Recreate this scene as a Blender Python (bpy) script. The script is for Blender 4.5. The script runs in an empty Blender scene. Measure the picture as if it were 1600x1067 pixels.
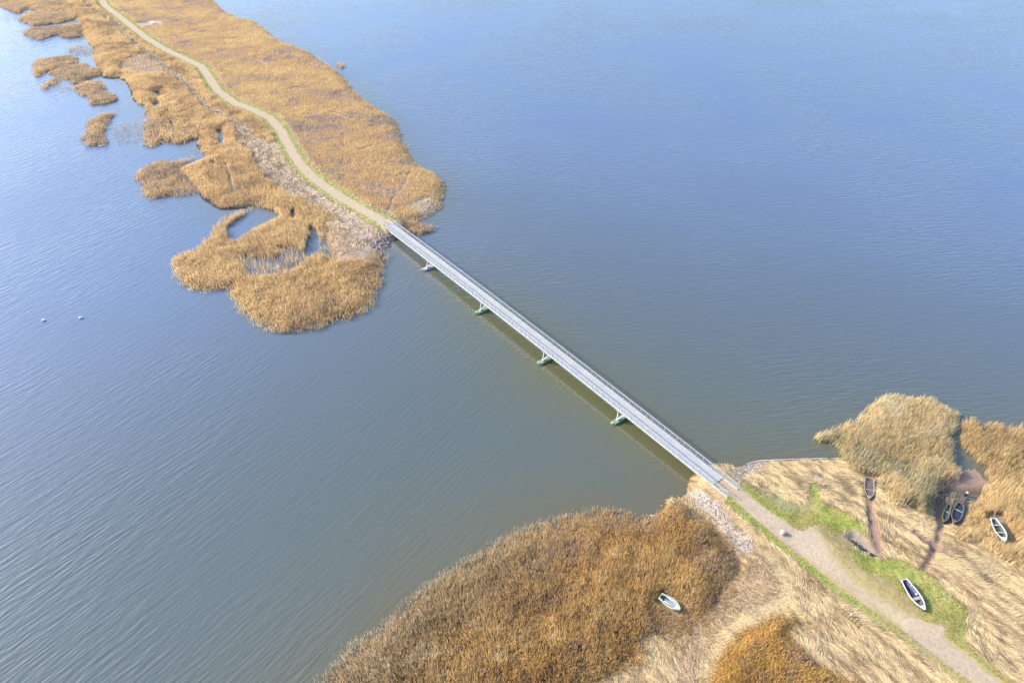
import bpy, math, random
import numpy as np
from mathutils import Vector, Matrix
R = math.radians
rng = np.random.default_rng(7)
random.seed(7)
scene = bpy.context.scene
COL = scene.collection

# ------------------------------------------------------------------ camera, sky, sun, exposure
H_CAM, PITCH, FPX = 90.0, R(39.7), 1600 * 24 / 36
cam_d = bpy.data.cameras.new("camera"); cam = bpy.data.objects.new("camera", cam_d); COL.objects.link(cam)
cam_d.lens = 24; cam_d.sensor_width = 36; cam_d.clip_end = 20000; cam_d.clip_start = 0.5
cam.location = (0, 0, H_CAM); cam.rotation_euler = (math.pi / 2 - PITCH, 0, 0)
scene.camera = cam
SUN_EL, SUN_AZ = R(28), R(-74)          # azimuth from +Y towards +X (negative = to the left)
world = bpy.data.worlds.new("World"); scene.world = world; world.use_nodes = True
wn = world.node_tree; bg = wn.nodes["Background"]; bg.inputs[1].default_value = 0.15
sky = wn.nodes.new("ShaderNodeTexSky"); sky.sky_type = 'NISHITA'; sky.sun_disc = False
sky.sun_elevation = SUN_EL; sky.sun_rotation = SUN_AZ; sky.air_density = 1.0; sky.dust_density = 1.45; sky.ozone_density = 4.0
wn.links.new(sky.outputs[0], bg.inputs[0])
sl = bpy.data.lights.new("sun", 'SUN'); sl.energy = 2.6; sl.angle = R(2.0); sl.color = (1, .95, .87)
so = bpy.data.objects.new("sun", sl); COL.objects.link(so)
sdir = Vector((math.sin(SUN_AZ) * math.cos(SUN_EL), math.cos(SUN_AZ) * math.cos(SUN_EL), math.sin(SUN_EL)))
so.rotation_euler = sdir.to_track_quat('Z', 'Y').to_euler(); so.location = sdir * 300
scene.view_settings.view_transform = 'Standard'; scene.view_settings.look = 'None'
scene.view_settings.exposure = 1.3; scene.view_settings.gamma = 1
scene.render.engine = 'CYCLES'
scene.cycles.max_bounces = 5; scene.cycles.diffuse_bounces = 4; scene.cycles.glossy_bounces = 2
scene.cycles.caustics_reflective = False; scene.cycles.caustics_refractive = False

# ------------------------------------------------------------------ measuring helpers
ST, CT = math.sin(PITCH), math.cos(PITCH)
def at(x, y, z=0.0):
    """where a point of the photograph (1600 x 1067) stands in the world at height z"""
    u = (x - 800) / FPX; v = (y - 533.5) / FPX
    k = (H_CAM - z) / (ST + v * CT)
    return np.array([u * k, (CT - v * ST) * k, z])
def V3(x, y, z=0): return Vector(at(x, y, z))
def line(pts, z=0.0): return np.array([at(x, y, z)[:2] for x, y in pts])
def area2(p): return np.sum(p[:, 0] * np.roll(p[:, 1], -1) - np.roll(p[:, 0], -1) * p[:, 1])
def tall(pts, h=1.8, hole=False):
    """outline of something h metres tall: edges seen over its top are moved back to their foot"""
    p = np.array(pts, float); a = area2(p); out = []
    for i in range(len(p)):
        t = p[(i + 1) % len(p)] - p[i - 1]; n = np.array([t[1], -t[0]]) * (1 if a > 0 else -1)
        n /= np.linalg.norm(n) + 1e-9
        up = -n[1] if not hole else n[1]
        out.append(at(p[i][0], p[i][1], h * min(1, max(0, up * 1.3)))[:2])
    return np.array(out)
def _seg(P, A, B):
    d = B - A; t = np.clip(((P - A) @ d) / (d @ d + 1e-12), 0, 1)
    return np.linalg.norm(P - A - t[:, None] * d, axis=1), t
def sdist(poly, P):
    """signed distance, positive inside"""
    best = np.full(len(P), 1e9); ins = np.zeros(len(P), bool)
    for i in range(len(poly)):
        A, B = poly[i - 1], poly[i]
        d, _ = _seg(P, A, B); best = np.minimum(best, d)
        c = (A[1] > P[:, 1]) != (B[1] > P[:, 1])
        with np.errstate(divide='ignore', invalid='ignore'):
            ins ^= c & (P[:, 0] < (B[0] - A[0]) * (P[:, 1] - A[1]) / (B[1] - A[1]) + A[0])
    return np.where(ins, best, -best)
def ldist(ln, P):
    best = np.full(len(P), 1e9); par = np.zeros(len(P))
    for i in range(len(ln) - 1):
        d, t = _seg(P, ln[i], ln[i + 1]); m = d < best
        best[m] = d[m]; par[m] = i + t[m]
    return best, par
def _hash(ix, iy, s):
    h = (ix * 374761393 + iy * 668265263 + s * 362437) & 0xffffffff
    h = ((h ^ (h >> 13)) * 1274126177) & 0xffffffff
    return ((h ^ (h >> 16)) & 0xffff) / 65535.0
def vnoise(P, s=0):
    i = np.floor(P).astype(np.int64); f = P - i; f = f * f * (3 - 2 * f); x, y = i[:, 0], i[:, 1]
    a, b, c, d = _hash(x, y, s), _hash(x + 1, y, s), _hash(x, y + 1, s), _hash(x + 1, y + 1, s)
    return (a * (1 - f[:, 0]) + b * f[:, 0]) * (1 - f[:, 1]) + (c * (1 - f[:, 0]) + d * f[:, 0]) * f[:, 1]
def fbm(P, scale, s=0, o=4):
    v = 0; a = .5; t = 0; Q = P / scale; c, sn = math.cos(.7), math.sin(.7)
    for k in range(o):
        v = v + a * vnoise(Q, s + k * 17); t += a; a *= .55; Q = Q @ np.array([[c, sn], [-sn, c]]) * 2.03
    return v / t
def sstep(x, a, b):
    t = np.clip((x - a) / (b - a), 0, 1); return t * t * (3 - 2 * t)
def mixc(a, b, t): return a + (np.asarray(b) - a) * np.asarray(t)[:, None]

# ------------------------------------------------------------------ object helpers
def tag(o, label=None, cat=None, group=None, kind=None):
    if label: o["label"] = label
    if cat: o["category"] = cat
    if group: o["group"] = group
    if kind: o["kind"] = kind
    return o
def empty(name, loc=(0, 0, 0), rz=0.0):
    o = bpy.data.objects.new(name, None); o.location = loc; o.rotation_euler = (0, 0, rz)
    o.empty_display_size = .3; COL.objects.link(o); return o
def raw_mesh(name, V, faces_flat, starts, mat, col=None, parent=None, smooth=False):
    me = bpy.data.meshes.new(name); V = np.ascontiguousarray(V, np.float32)
    me.vertices.add(len(V)); me.vertices.foreach_set("co", V.ravel())
    me.loops.add(len(faces_flat)); me.loops.foreach_set("vertex_index", np.ascontiguousarray(faces_flat, np.int32))
    me.polygons.add(len(starts)); me.polygons.foreach_set("loop_start", np.ascontiguousarray(starts, np.int32))
    if smooth: me.polygons.foreach_set("use_smooth", np.ones(len(starts), bool))
    me.update(calc_edges=True); me.validate()
    if col is not None:
        ca = me.color_attributes.new("Col", 'FLOAT_COLOR', 'POINT')
        c4 = np.ones((len(V), 4), np.float32); c4[:, :col.shape[1]] = col
        ca.data.foreach_set("color", c4.ravel())
    me.materials.append(mat)
    o = bpy.data.objects.new(name, me); COL.objects.link(o)
    if parent: o.parent = parent
    return o
class MB:
    def __init__(s): s.v = []; s.f = []
    def add(s, vs, fs):
        n = len(s.v); s.v += [tuple(v) for v in vs]; s.f += [tuple(i + n for i in f) for f in fs]; return s
    def box(s, c, size, M=None):
        hx, hy, hz = [q / 2 for q in size]; vs = []
        for z in (-hz, hz):
            for x, y in ((-hx, -hy), (hx, -hy), (hx, hy), (-hx, hy)):
                p = Vector((x, y, z)); p = (M @ p if M else p) + Vector(c); vs.append(p)
        return s.add(vs, [(3, 2, 1, 0), (4, 5, 6, 7), (0, 1, 5, 4), (1, 2, 6, 5), (2, 3, 7, 6), (3, 0, 4, 7)])
    def bar(s, a, b, w, h=None, up=(0, 0, 1)):
        a, b = Vector(a), Vector(b); h = h or w; d = (b - a); L = d.length; d.normalize()
        u = Vector(up)
        if abs(d.dot(u)) > .97: u = Vector((1, 0, 0))
        x = d.cross(u).normalized(); z = x.cross(d); M = Matrix((x, d, z)).transposed()
        return s.box((a + b) / 2, (w, L, h), M)
    def tube(s, pts, r, n=8, caps=True):
        pts = [Vector(p) for p in pts]; rs = r if isinstance(r, (list, tuple)) else [r] * len(pts); rings = []
        for i, p in enumerate(pts):
            d = (pts[min(i + 1, len(pts) - 1)] - pts[max(i - 1, 0)]).normalized()
            u = Vector((0, 0, 1)) if abs(d.z) < .95 else Vector((1, 0, 0))
            x = d.cross(u).normalized(); y = x.cross(d)
            rings.append([p + (x * math.cos(2 * math.pi * k / n) + y * math.sin(2 * math.pi * k / n)) * rs[i] for k in range(n)])
        vs = [v for q in rings for v in q]; fs = []
        for i in range(len(pts) - 1):
            for k in range(n):
                a, b = i * n + k, i * n + (k + 1) % n; fs.append((a, b, b + n, a + n))
        if caps: fs.append(tuple(reversed(range(n)))); fs.append(tuple(range(len(vs) - n, len(vs))))
        return s.add(vs, fs)
    def build(s, name, mat, parent=None, smooth=False, bevel=0):
        me = bpy.data.meshes.new(name); me.from_pydata(s.v, [], s.f); me.update()
        if smooth: me.polygons.foreach_set("use_smooth", [True] * len(me.polygons))
        me.materials.append(mat); o = bpy.data.objects.new(name, me); COL.objects.link(o)
        if parent: o.parent = parent
        if bevel:
            b = o.modifiers.new("bevel", 'BEVEL'); b.width = bevel; b.segments = 2
        return o

# ------------------------------------------------------------------ materials
def new_mat(name):
    m = bpy.data.materials.new(name); m.use_nodes = True; nt = m.node_tree
    return m, nt, nt.nodes["Principled BSDF"]
def simple(name, c, rough=.6, metal=0, c2=None, scale=3.0, bump=0.0, amt=.5, stretch=None):
    m, nt, b = new_mat(name); b.inputs["Roughness"].default_value = rough; b.inputs["Metallic"].default_value = metal
    tc = nt.nodes.new("ShaderNodeTexCoord"); n = nt.nodes.new("ShaderNodeTexNoise"); n.inputs["Scale"].default_value = scale
    n.inputs["Detail"].default_value = 6; n.inputs["Roughness"].default_value = .65
    mp = nt.nodes.new("ShaderNodeMapping"); nt.links.new(tc.outputs["Object"], mp.inputs[0]); nt.links.new(mp.outputs[0], n.inputs[0])
    if stretch: mp.inputs["Scale"].default_value = stretch
    r = nt.nodes.new("ShaderNodeValToRGB"); r.color_ramp.elements[0].position = .5 - amt * .4; r.color_ramp.elements[1].position = .5 + amt * .4
    c2 = c2 or tuple(q * .72 for q in c)
    r.color_ramp.elements[0].color = (*c2, 1); r.color_ramp.elements[1].color = (*c, 1)
    nt.links.new(n.outputs[0], r.inputs[0]); nt.links.new(r.outputs[0], b.inputs["Base Color"])
    if bump:
        bp = nt.nodes.new("ShaderNodeBump"); bp.inputs["Distance"].default_value = bump; nt.links.new(n.outputs[0], bp.inputs["Height"])
        nt.links.new(bp.outputs[0], b.inputs["Normal"])
    return m
def blade_mat(name, trans=.25):
    m = bpy.data.materials.new(name); m.use_nodes = True; nt = m.node_tree; nt.nodes.clear()
    o = nt.nodes.new("ShaderNodeOutputMaterial"); a = nt.nodes.new("ShaderNodeAttribute"); a.attribute_name = "Col"
    d = nt.nodes.new("ShaderNodeBsdfDiffuse"); t = nt.nodes.new("ShaderNodeBsdfTranslucent"); mx = nt.nodes.new("ShaderNodeMixShader")
    mx.inputs[0].default_value = trans
    nt.links.new(a.outputs["Color"], d.inputs[0]); nt.links.new(a.outputs["Color"], t.inputs[0])
    nt.links.new(d.outputs[0], mx.inputs[1]); nt.links.new(t.outputs[0], mx.inputs[2]); nt.links.new(mx.outputs[0], o.inputs[0]); return m
def ground_mat():
    m, nt, b = new_mat("ground_cover"); L = nt.links.new; N = nt.nodes.new
    a = N("ShaderNodeAttribute"); a.attribute_name = "Col"
    g = N("ShaderNodeNewGeometry")
    n1 = N("ShaderNodeTexNoise"); n1.inputs["Scale"].default_value = 2.2; n1.inputs["Detail"].default_value = 8; n1.inputs["Roughness"].default_value = .75
    L(g.outputs["Position"], n1.inputs[0])
    mr = N("ShaderNodeMapRange"); mr.inputs[1].default_value = .3; mr.inputs[2].default_value = .7; mr.inputs[3].default_value = .74; mr.inputs[4].default_value = 1.2
    L(n1.outputs[0], mr.inputs[0])
    vm = N("ShaderNodeVectorMath"); vm.operation = 'SCALE'; L(a.outputs["Color"], vm.inputs[0]); L(mr.outputs[0], vm.inputs["Scale"])
    L(vm.outputs[0], b.inputs["Base Color"])
    b.inputs["Roughness"].default_value = .85
    r2 = N("ShaderNodeMapRange"); r2.inputs[3].default_value = .5; r2.inputs[4].default_value = .9; L(a.outputs["Alpha"], r2.inputs[0]); L(r2.outputs[0], b.inputs["Roughness"])
    bp = N("ShaderNodeBump"); bp.inputs["Distance"].default_value = .12; bp.inputs["Strength"].default_value = .8
    L(n1.outputs[0], bp.inputs["Height"]); L(bp.outputs[0], b.inputs["Normal"]); return m
def water_mat():
    m, nt, b = new_mat("lake_water"); L = nt.links.new; N = nt.nodes.new
    g = N("ShaderNodeNewGeometry"); pos = g.outputs["Position"]
    def math_(op, a, c=None, cl=False):
        q = N("ShaderNodeMath"); q.operation = op; q.use_clamp = cl
        for i, v in enumerate((a, c)):
            if v is None: continue
            if isinstance(v, (int, float)): q.inputs[i].default_value = v
            else: L(v, q.inputs[i])
        return q.outputs[0]
    def waves(ang, along, across, detail=3, dist=.0, off=0, rough=.5):
        # rotate so that x runs along the crests, then stretch
        mp = N("ShaderNodeMapping"); mp.vector_type = 'TEXTURE'
        mp.inputs["Rotation"].default_value = (0, 0, R(ang)); mp.inputs["Scale"].default_value = (along, across, 1)
        mp.inputs["Location"].default_value = (off, off, 0)
        L(pos, mp.inputs[0]); n = N("ShaderNodeTexNoise"); n.noise_dimensions = '2D'; n.inputs["Scale"].default_value = 1
        n.inputs["Detail"].default_value = detail; n.inputs["Roughness"].default_value = rough; n.inputs["Distortion"].default_value = dist
        L(mp.outputs[0], n.inputs[0]); return n.outputs[0]
    # side of the bridge: wind from different quarters in the lee and in the open
    sx = N("ShaderNodeSeparateXYZ"); L(pos, sx.inputs[0])
    # bridge line from (-32,151) to (32,70); positive to its right (north-east)
    nx, ny = BR_N
    sgn = math_('ADD', math_('ADD', math_('MULTIPLY', sx.outputs[0], nx), math_('MULTIPLY', sx.outputs[1], ny)), -BR_N0)
    mask = N("ShaderNodeMapRange"); mask.interpolation_type = 'SMOOTHSTEP'; mask.inputs[1].default_value = -14; mask.inputs[2].default_value = 6
    L(sgn, mask.inputs[0]); mask = mask.outputs[0]
    left = math_('ADD', waves(52, 5, .66, 2, .25), math_('MULTIPLY', waves(43, 2.4, .42, 2, .2, 31), .35))
    right = math_('ADD', waves(7, 4.2, .75, 2, .5, 5), math_('MULTIPLY', waves(-9, 2.4, .5, 2, .3, 77), .4))
    mix = N("ShaderNodeMix"); mix.data_type = 'FLOAT'; L(mask, mix.inputs[0]); L(left, mix.inputs[2]); L(right, mix.inputs[3])
    fine = math_('MULTIPLY', waves(30, .9, .35, 2, 0, 13), .10)
    gust = N("ShaderNodeMapRange"); gust.inputs[1].default_value = .35; gust.inputs[2].default_value = .65; gust.inputs[3].default_value = .45; gust.inputs[4].default_value = 1.1
    gn = N("ShaderNodeTexNoise"); gn.noise_dimensions = '2D'; gn.inputs["Scale"].default_value = .022; gn.inputs["Detail"].default_value = 3; L(pos, gn.inputs[0]); L(gn.outputs[0], gust.inputs[0])
    # calmer water in the lee close to the near shore and the bridge, on its left side
    far = N("ShaderNodeVectorMath"); far.operation = 'DISTANCE'; L(pos, far.inputs[0]); far.inputs[1].default_value = (0, 88, 0)
    cal = N("ShaderNodeMapRange"); cal.interpolation_type = 'SMOOTHSTEP'; cal.inputs[1].default_value = 12; cal.inputs[2].default_value = 75; cal.inputs[3].default_value = .42; cal.inputs[4].default_value = 1
    L(far.outputs["Value"], cal.inputs[0])
    cal2 = N("ShaderNodeMix"); cal2.data_type = 'FLOAT'; L(mask, cal2.inputs[0]); L(cal.outputs[0], cal2.inputs[2]); cal2.inputs[3].default_value = 1.25
    amp = math_('MULTIPLY', gust.outputs[0], cal2.outputs[0])
    hgt = math_('MULTIPLY', math_('ADD', mix.outputs[0], fine), amp)
    bp = N("ShaderNodeBump"); bp.inputs["Distance"].default_value = WAVE; bp.inputs["Strength"].default_value = 1
    L(hgt, bp.inputs["Height"]); L(bp.outputs[0], b.inputs["Normal"])
    # colour of the turbid water, browner where the bottom is close, plus painted sky and bridge reflection
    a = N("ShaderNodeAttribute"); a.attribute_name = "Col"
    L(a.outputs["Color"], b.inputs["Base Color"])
    b.inputs["Roughness"].default_value = .09; b.inputs["IOR"].default_value = 1.5; b.inputs["Specular IOR Level"].default_value = WSPEC
    return m

# ------------------------------------------------------------------ bridge line (needed by the water too)
BR = [(601, 355, 1.75), (673.75, 410.6, 2.05), (758.5, 475.3, 2.25), (859, 553, 2.3), (975.3, 646, 2.15), (1114, 758, 1.85)]
bpts = np.array([at(*q) for q in BR])
BA, BB = bpts[0][:2], bpts[-1][:2]
bdir = (BB - BA) / np.linalg.norm(BB - BA)                      # towards the near bank
bn = np.array([-bdir[1], bdir[0]])                             # to the far right of the bridge
BLEN = float(np.linalg.norm(BB - BA)); BW = 2.5
BR_N = (float(bn[0]), float(bn[1])); BR_N0 = float(BA @ bn)
WAVE, WSPEC = 0.10, .95
def bz(s): t = s / BLEN; return 1.75 + .1 * t + .5 * 4 * t * (1 - t)
def bp3(s, o, z=0):                                              # s along, o sideways from the left edge, z above the deck
    p = BA + bdir * s + bn * o; return Vector((p[0], p[1], bz(min(max(s, 0), BLEN)) + z))

# ------------------------------------------------------------------ outlines read off the photograph
FAR_LAND = [(300,-70),(330,0),(345,12),(365,24),(395,32),(415,45),(425,54),(450,67),(480,78),(495,90),(520,105),(532,115),(548,135),(570,155),(600,174),(615,183),(622,200),(628,220),(640,240),(655,258),(675,265),(692,280),(694,300),(690,322),(668,341),(648,347),(634,352),(626,366),(612,380),(600,394),(596,410),(585,425),(560,440),(530,440),(510,425),(515,400),(508,370),(500,352),(478,345),(450,335),(425,328),(400,322),(372,325),(352,326),(339,324),(332,316),(320,312),(312,299),(303,294),(299,285),(292,277),(284,272),(281,262),(300,252),(325,243),(318,238),(310,226),(312,214),(290,208),(262,205),(240,195),(229,180),(228,166),(217,161),(209,155),(205,138),(195,124),(188,121),(163,121),(160,112),(145,92),(149,79),(138,65),(130,54),(124,38),(121,26),(106,10),(95,-5),(60,-70)]
PONDS = [[(350,358),(366,346),(389,331),(405,325),(430,330),(440,336),(415,345),(395,355),(372,372),(355,370)],
         [(485,355),(492,355),(501,373),(498,382),(496,389),(483,398),(473,399),(475,383),(482,367)],
         [(451,328),(462,329),(466,336),(458,340),(450,336)],
         [(337,205),(347,203),(351,212),(349,222),(340,223)],
         [(258,184),(270,190),(275,205),(270,209),(266,196)],
         [(240,146),(250,144),(254,147),(246,149)],
         [(236,164),(246,158),(252,161),(240,166)]]
MARSH_FAR = [(336,364),(317,384),(284,394),(276,407),(279,424),(297,443),(324,451),(365,450),(376,470),(388,487),(412,502),(439,512),(466,517),(498,508),(514,496),(546,494),(572,481),(583,455),(587,437),(592,414),(600,392),(590,380),(520,330),(470,300),(411,320),(372,330),(356,336),(342,350)]
BAY_REEDS = [(225,226),(241,230),(253,222),(266,224),(281,225),(308,216),(322,205),(300,180),(240,176),(228,190)]
ISLETS = {
 'A': ([(-60,-50),(0,8),(10,14),(22,20),(30,21),(45,12),(50,15),(62,18),(90,19),(112,23),(120,22),(108,6),(95,-20),(70,-60)], 'wide brown reed islet cut off by the top left corner', 1),
 'B': ([(30,31),(41,23),(63,19),(89,20),(120,24),(116,30),(94,36),(75,39),(52,41),(39,35)], 'long reed islet with dark lower rim just under the corner islet', 1),
 'C': ([(38,54),(50,45),(94,42),(116,38),(130,52),(125,58),(110,60),(100,58),(88,54),(63,63),(53,60),(45,55)], 'two lobed reed islet touching the land above the calm bay', 1),
 'D': ([(100,83),(110,74),(130,69),(147,78),(141,85),(119,88)], 'thin faint reeds fringing the pale bank of the calm bay', .18),
 'E': ([(53,102),(61,94),(110,88),(119,94),(119,102),(100,106),(88,108),(63,116),(59,120),(56,114)], 'blunt wedge shaped reed islet pointing out to open water', 1),
 'F': ([(80,114),(100,106),(130,100),(141,108),(160,106),(160,117),(136,124),(128,131),(119,131),(106,124),(88,119)], 'ragged winged reed islet below the blunt wedge', .95),
 'F2': ([(67,135),(85,122),(94,124),(91,128),(78,136),(69,141)], 'little curved tuft of reeds at the ragged islet tip', .5),
 'F3': ([(85,133),(100,128),(118,137),(110,143),(90,142)], 'scattered reed stems in open water between two islets', .1),
 'G': ([(119,138),(130,130),(156,128),(161,136),(161,142),(177,150),(178,157),(163,163),(145,164),(139,153),(125,145)], 'drooping reed islet in front of the dark edged bank', 1),
 'H': ([(131,218),(142,189),(163,180),(178,178.5),(169,188),(161,199),(161,214.5),(169,222),(159,228),(141,227)], 'crescent shaped reed islet standing alone with a swan below', 1),
 'H2': ([(170,205),(180,190),(222,188),(226,205),(215,222),(185,224)], 'thin scattered reeds in the water right of the crescent', .09),
 'K': ([(214,274),(228,260),(244,254),(270,254),(283,262),(282,285),(275,300),(263,308),(239,311),(228,305),(227,293),(220,282)], 'square reed islet off the dark cut bank', .9),
 'K2': ([(270,254),(300,247),(283,261),(288,275),(300,288),(311,303),(288,307),(263,308),(275,290)], 'thin grey fringe of reeds between square islet and bank', .35),
 'S': ([(527,103),(531,100),(537,104),(532,107)], 'single dark clump of reeds off the far right shore', .9)}
FAR_PATH = [(150,-16),(164,9),(188,27),(210,45),(227,58),(250,73),(270,83),(294,94),(315,104),(327,122),(341,143),(367,161),(392,170),(420,183),(439,204),(453,232),(470,258),(491,279),(528,305),(552,320),(578,336),(604,352)]
WRACK = [(120,-14),(133,4),(145,16),(165,28),(182,40),(195,53),(210,69),(230,84),(255,104),(281,124),(294,134),(315,160),(331,174),(357,186),(378,199),(386,218),(411,234),(424,258),(444,276),(467,295),(491,312),(512,330),(550,352),(585,380)]
BARE = [(186,103),(208,89),(222,84),(238,93),(262,106),(266,117),(225,117),(189,114)]

NEAR_LAND = [(1318,716),(1290,716),(1250,717),(1200,719),(1178,721),(1150,730),(1135,738),(1100,748),(1085,760),(1070,772),(1058,782),(1085,803),(1105,825),(1120,850),(1138,880),(1138,905),(1120,925),(1105,950),(1070,985),(1035,990),(990,1000),(960,1045),(900,1100),(850,1300),(1900,1300),(1900,720),(1650,735),(1600,742),(1562,752),(1548,768),(1532,778),(1512,788),(1505,800),(1494,815),(1480,818),(1466,812),(1460,794),(1463,772),(1474,757),(1450,744),(1400,730),(1345,724)]
NEAR_L = [(1120,762),(1136,775),(1151,788),(1169,804),(1191,821),(1212,838),(1241,859),(1280,892),(1310,917),(1360,950),(1420,991),(1466,1026),(1510,1059),(1580,1112)]
NEAR_R = [(1134,749),(1153,763),(1175,782),(1200,800),(1224,815),(1244,829),(1270,830),(1296,852),(1314,878),(1342,908),(1380,934),(1420,958),(1446,976),(1466,980),(1477,1000),(1520,1032),(1556,1062),(1620,1108)]
R1 = [(480,1110),(508,1062),(535,1030),(570,1000),(605,972),(640,940),(672,912),(715,884),(758,858),(809,831),(858,813),(900,801),(919,797),(957,795),(992,806),(1017,803),(1036,798),(1052,782),(1068,783),(1090,797),(1105,808),(1121,825),(1134,847),(1153,869),(1165,882),(1160,904),(1134,926),(1127,945),(1102,967),(1077,992),(1052,1008),(1039,992),(1026,986),(995,998),(992,1033),(963,1046),(930,1067),(890,1110)]
R2 = [(1165,975),(1203,957),(1219,952),(1245,960),(1270,962),(1280,977),(1262,984),(1240,980),(1236,990),(1256,1004),(1280,1026),(1312,1047),(1358,1067),(1400,1100),(1080,1100),(1092,1067),(1106,1048),(1130,1010),(1150,986)]
R3 = [(1278,688),(1288,673),(1310,665),(1342,652),(1368,626),(1394,615),(1424,613),(1467,619),(1486,632),(1492,650),(1487,670),(1481,688),(1485,712),(1495,732),(1493,742),(1476,755),(1463,770),(1456,794),(1445,808),(1420,794),(1400,796),(1382,782),(1376,757),(1355,745),(1330,738),(1316,716),(1318,702),(1300,692)]
R4 = [(1506,688),(1508,667),(1518,652),(1527,647),(1540,658),(1562,656),(1573,662),(1600,657),(1720,640),(1800,960),(1600,890),(1560,872),(1530,852),(1503,848),(1488,838),(1487,822),(1500,812),(1508,790),(1520,778),(1538,774),(1550,758),(1538,730),(1524,714),(1512,702)]
R5 = [(1481,795),(1479,777),(1490,766),(1505,769),(1497,785),(1488,797)]
MUD = [(1497,733),(1525,733),(1545,758),(1535,776),(1510,774),(1490,766),(1480,778),(1478,816),(1463,816),(1460,780),(1474,756)]
GREEN = [[(1155,763),(1185,759),(1205,768),(1240,785),(1262,783),(1262,751),(1282,753),(1288,785),(1323,798),(1355,817),(1359,838),(1340,829),(1317,828),(1301,832),(1276,821),(1257,830),(1245,832),(1225,816)],
         [(1322,852),(1345,858),(1372,872),(1400,866),(1448,889),(1472,912),(1500,936),(1516,954),(1510,980),(1514,1010),(1542,1036),(1585,1070),(1620,1108),(1556,1062),(1520,1032),(1477,1000),(1466,980),(1446,976),(1420,940),(1380,905),(1345,888)]]
PEBB = [[(1068,771),(1090,764),(1110,780),(1128,798),(1148,826),(1172,840),(1180,858),(1168,872),(1150,864),(1135,842),(1112,808),(1085,788)],
        [(1136,739),(1155,728),(1180,721),(1200,722),(1188,738),(1168,748),(1155,760),(1146,752)],
        [(1262,741),(1283,741),(1284,752),(1268,752)]]
MAT = [(1165,882),(1185,872),(1205,885),(1214,905),(1226,925),(1216,940),(1200,948),(1160,966),(1140,985),(1120,1015),(1095,1060),(1085,1100),(1040,1100),(1055,1040),(1077,992),(1127,945),(1134,926),(1160,904)]
DITCH = [(1318,834),(1335,831),(1352,838),(1366,848),(1373,866),(1362,864),(1345,856),(1330,846)]
TRACK = [[(1358,775),(1360,800),(1366,830),(1375,860)],[(1474,812),(1466,845),(1458,862),(1445,888)],[(1430,832),(1460,856),(1480,862)]]

fl = tall(FAR_LAND, 1.0); nl = line(NEAR_LAND)
ponds = [tall(p, 1.6, hole=True) for p in PONDS]
fpath = line(FAR_PATH, 1.3); wrack = line(WRACK, .5)
nL, nR = line(NEAR_L, 1.2), line(NEAR_R, 1.2)
npath = np.vstack([nL, nR[::-1]])
bare = line(BARE, .4); mud = line(MUD); mat_z = line(MAT, .5)
green = [line(g, 1.1) for g in GREEN]; pebb = [line(g, .5) for g in PEBB]; ditch = line(DITCH, .9)
track = [line(g, .7) for g in TRACK]
r1, r2, r3, r4, r5 = (tall(p, 1.9) for p in (R1, R2, R3, R4, R5))
r1m = line(R1)

def offs(ln, w):
    t = np.gradient(ln, axis=0); t /= np.linalg.norm(t, axis=1)[:, None]; n = np.stack([-t[:, 1], t[:, 0]], 1); return ln + n * w
def smooth_line(l, k=6):
    for _ in range(2):
        m = [l[0]]
        for i in range(len(l) - 1): m += [l[i] * .75 + l[i + 1] * .25, l[i] * .25 + l[i + 1] * .75]
        l = np.array(m + [l[-1]])
    return l
r1edge_ = line([(1050,780),(1105,808),(1134,847),(1165,882),(1134,926),(1102,967),(1052,1008)], .2)
def warp(P, amp, scale, s=3):
    return P + amp * np.stack([fbm(P, scale, s) - .5, fbm(P, scale, s + 50) - .5], 1) * 2
def pz0_far(P):
    d, _ = ldist(fpath, P); e = np.linalg.norm(P - BA, axis=1)
    return d, 1.15 + .58 * np.exp(-(e / 14) ** 2)
def pz0_near(P):
    s = sdist(npath, P); e = np.linalg.norm(P - BB, axis=1)
    return -s, 1.15 + .65 * np.exp(-(e / 10) ** 2)
def h_far(P):
    W = warp(P, 1.0, 4); sd = sdist(fl, W)
    z = np.clip(sd * .22, -1.2, .75) + .25 * (fbm(P, 9, 5) - .5) * (sd > 0)
    for p in ponds: z = np.minimum(z, np.clip(-sdist(p, W) * .3, -1, 9))
    d, pz = pz0_far(P)
    w = 1 - sstep(d, 2.2, 6.5); z = np.where(sd > -3, z * (1 - w) + pz * w, z)
    return z
def h_near(P):
    W = warp(P, .6, 2.5); sd = sdist(nl, W)
    z = np.clip(sd * .16, -1.2, .8) + .3 * (fbm(P, 5, 5) - .5) * sstep(sd, 0, 2) + .35 * (fbm(P, 1.8, 6, 2) - .5) * sstep(sd, .5, 2.5)
    sr = sdist(r1m, W); m = sstep(sr, -1, 1.2) * (sd > -40)
    z = np.where(sr > 0, -.10 + .3 * (fbm(P, 3.0, 9) - .5) + .22 * sstep(sr, 0, 7) + .25 * (1 - sstep(np.abs(ldist(r1edge_, P)[0]), 1, 7)), z)
    for q in (r3, r4):
        s2 = sdist(q, W); z = np.where((s2 > 0) & (z < .05), -.12 + .22 * (fbm(P, 4, 11) - .5), z)
    sm = sdist(mud, W); z = np.where(sm > -.3, .03 - .03 * fbm(P, 2, 4), z)
    d, pz = pz0_near(P)
    w = 1 - sstep(d, .8, 5.0); z = np.where(sd > -2, z * (1 - w) + pz * w, z)
    z = z - .35 * sstep(sdist(ditch, W), 0, .6)
    for t in track:
        dd, _ = ldist(t, W); z = z - .25 * (1 - sstep(dd, .3, 1.0)) * (z > .1)
    return z

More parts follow.
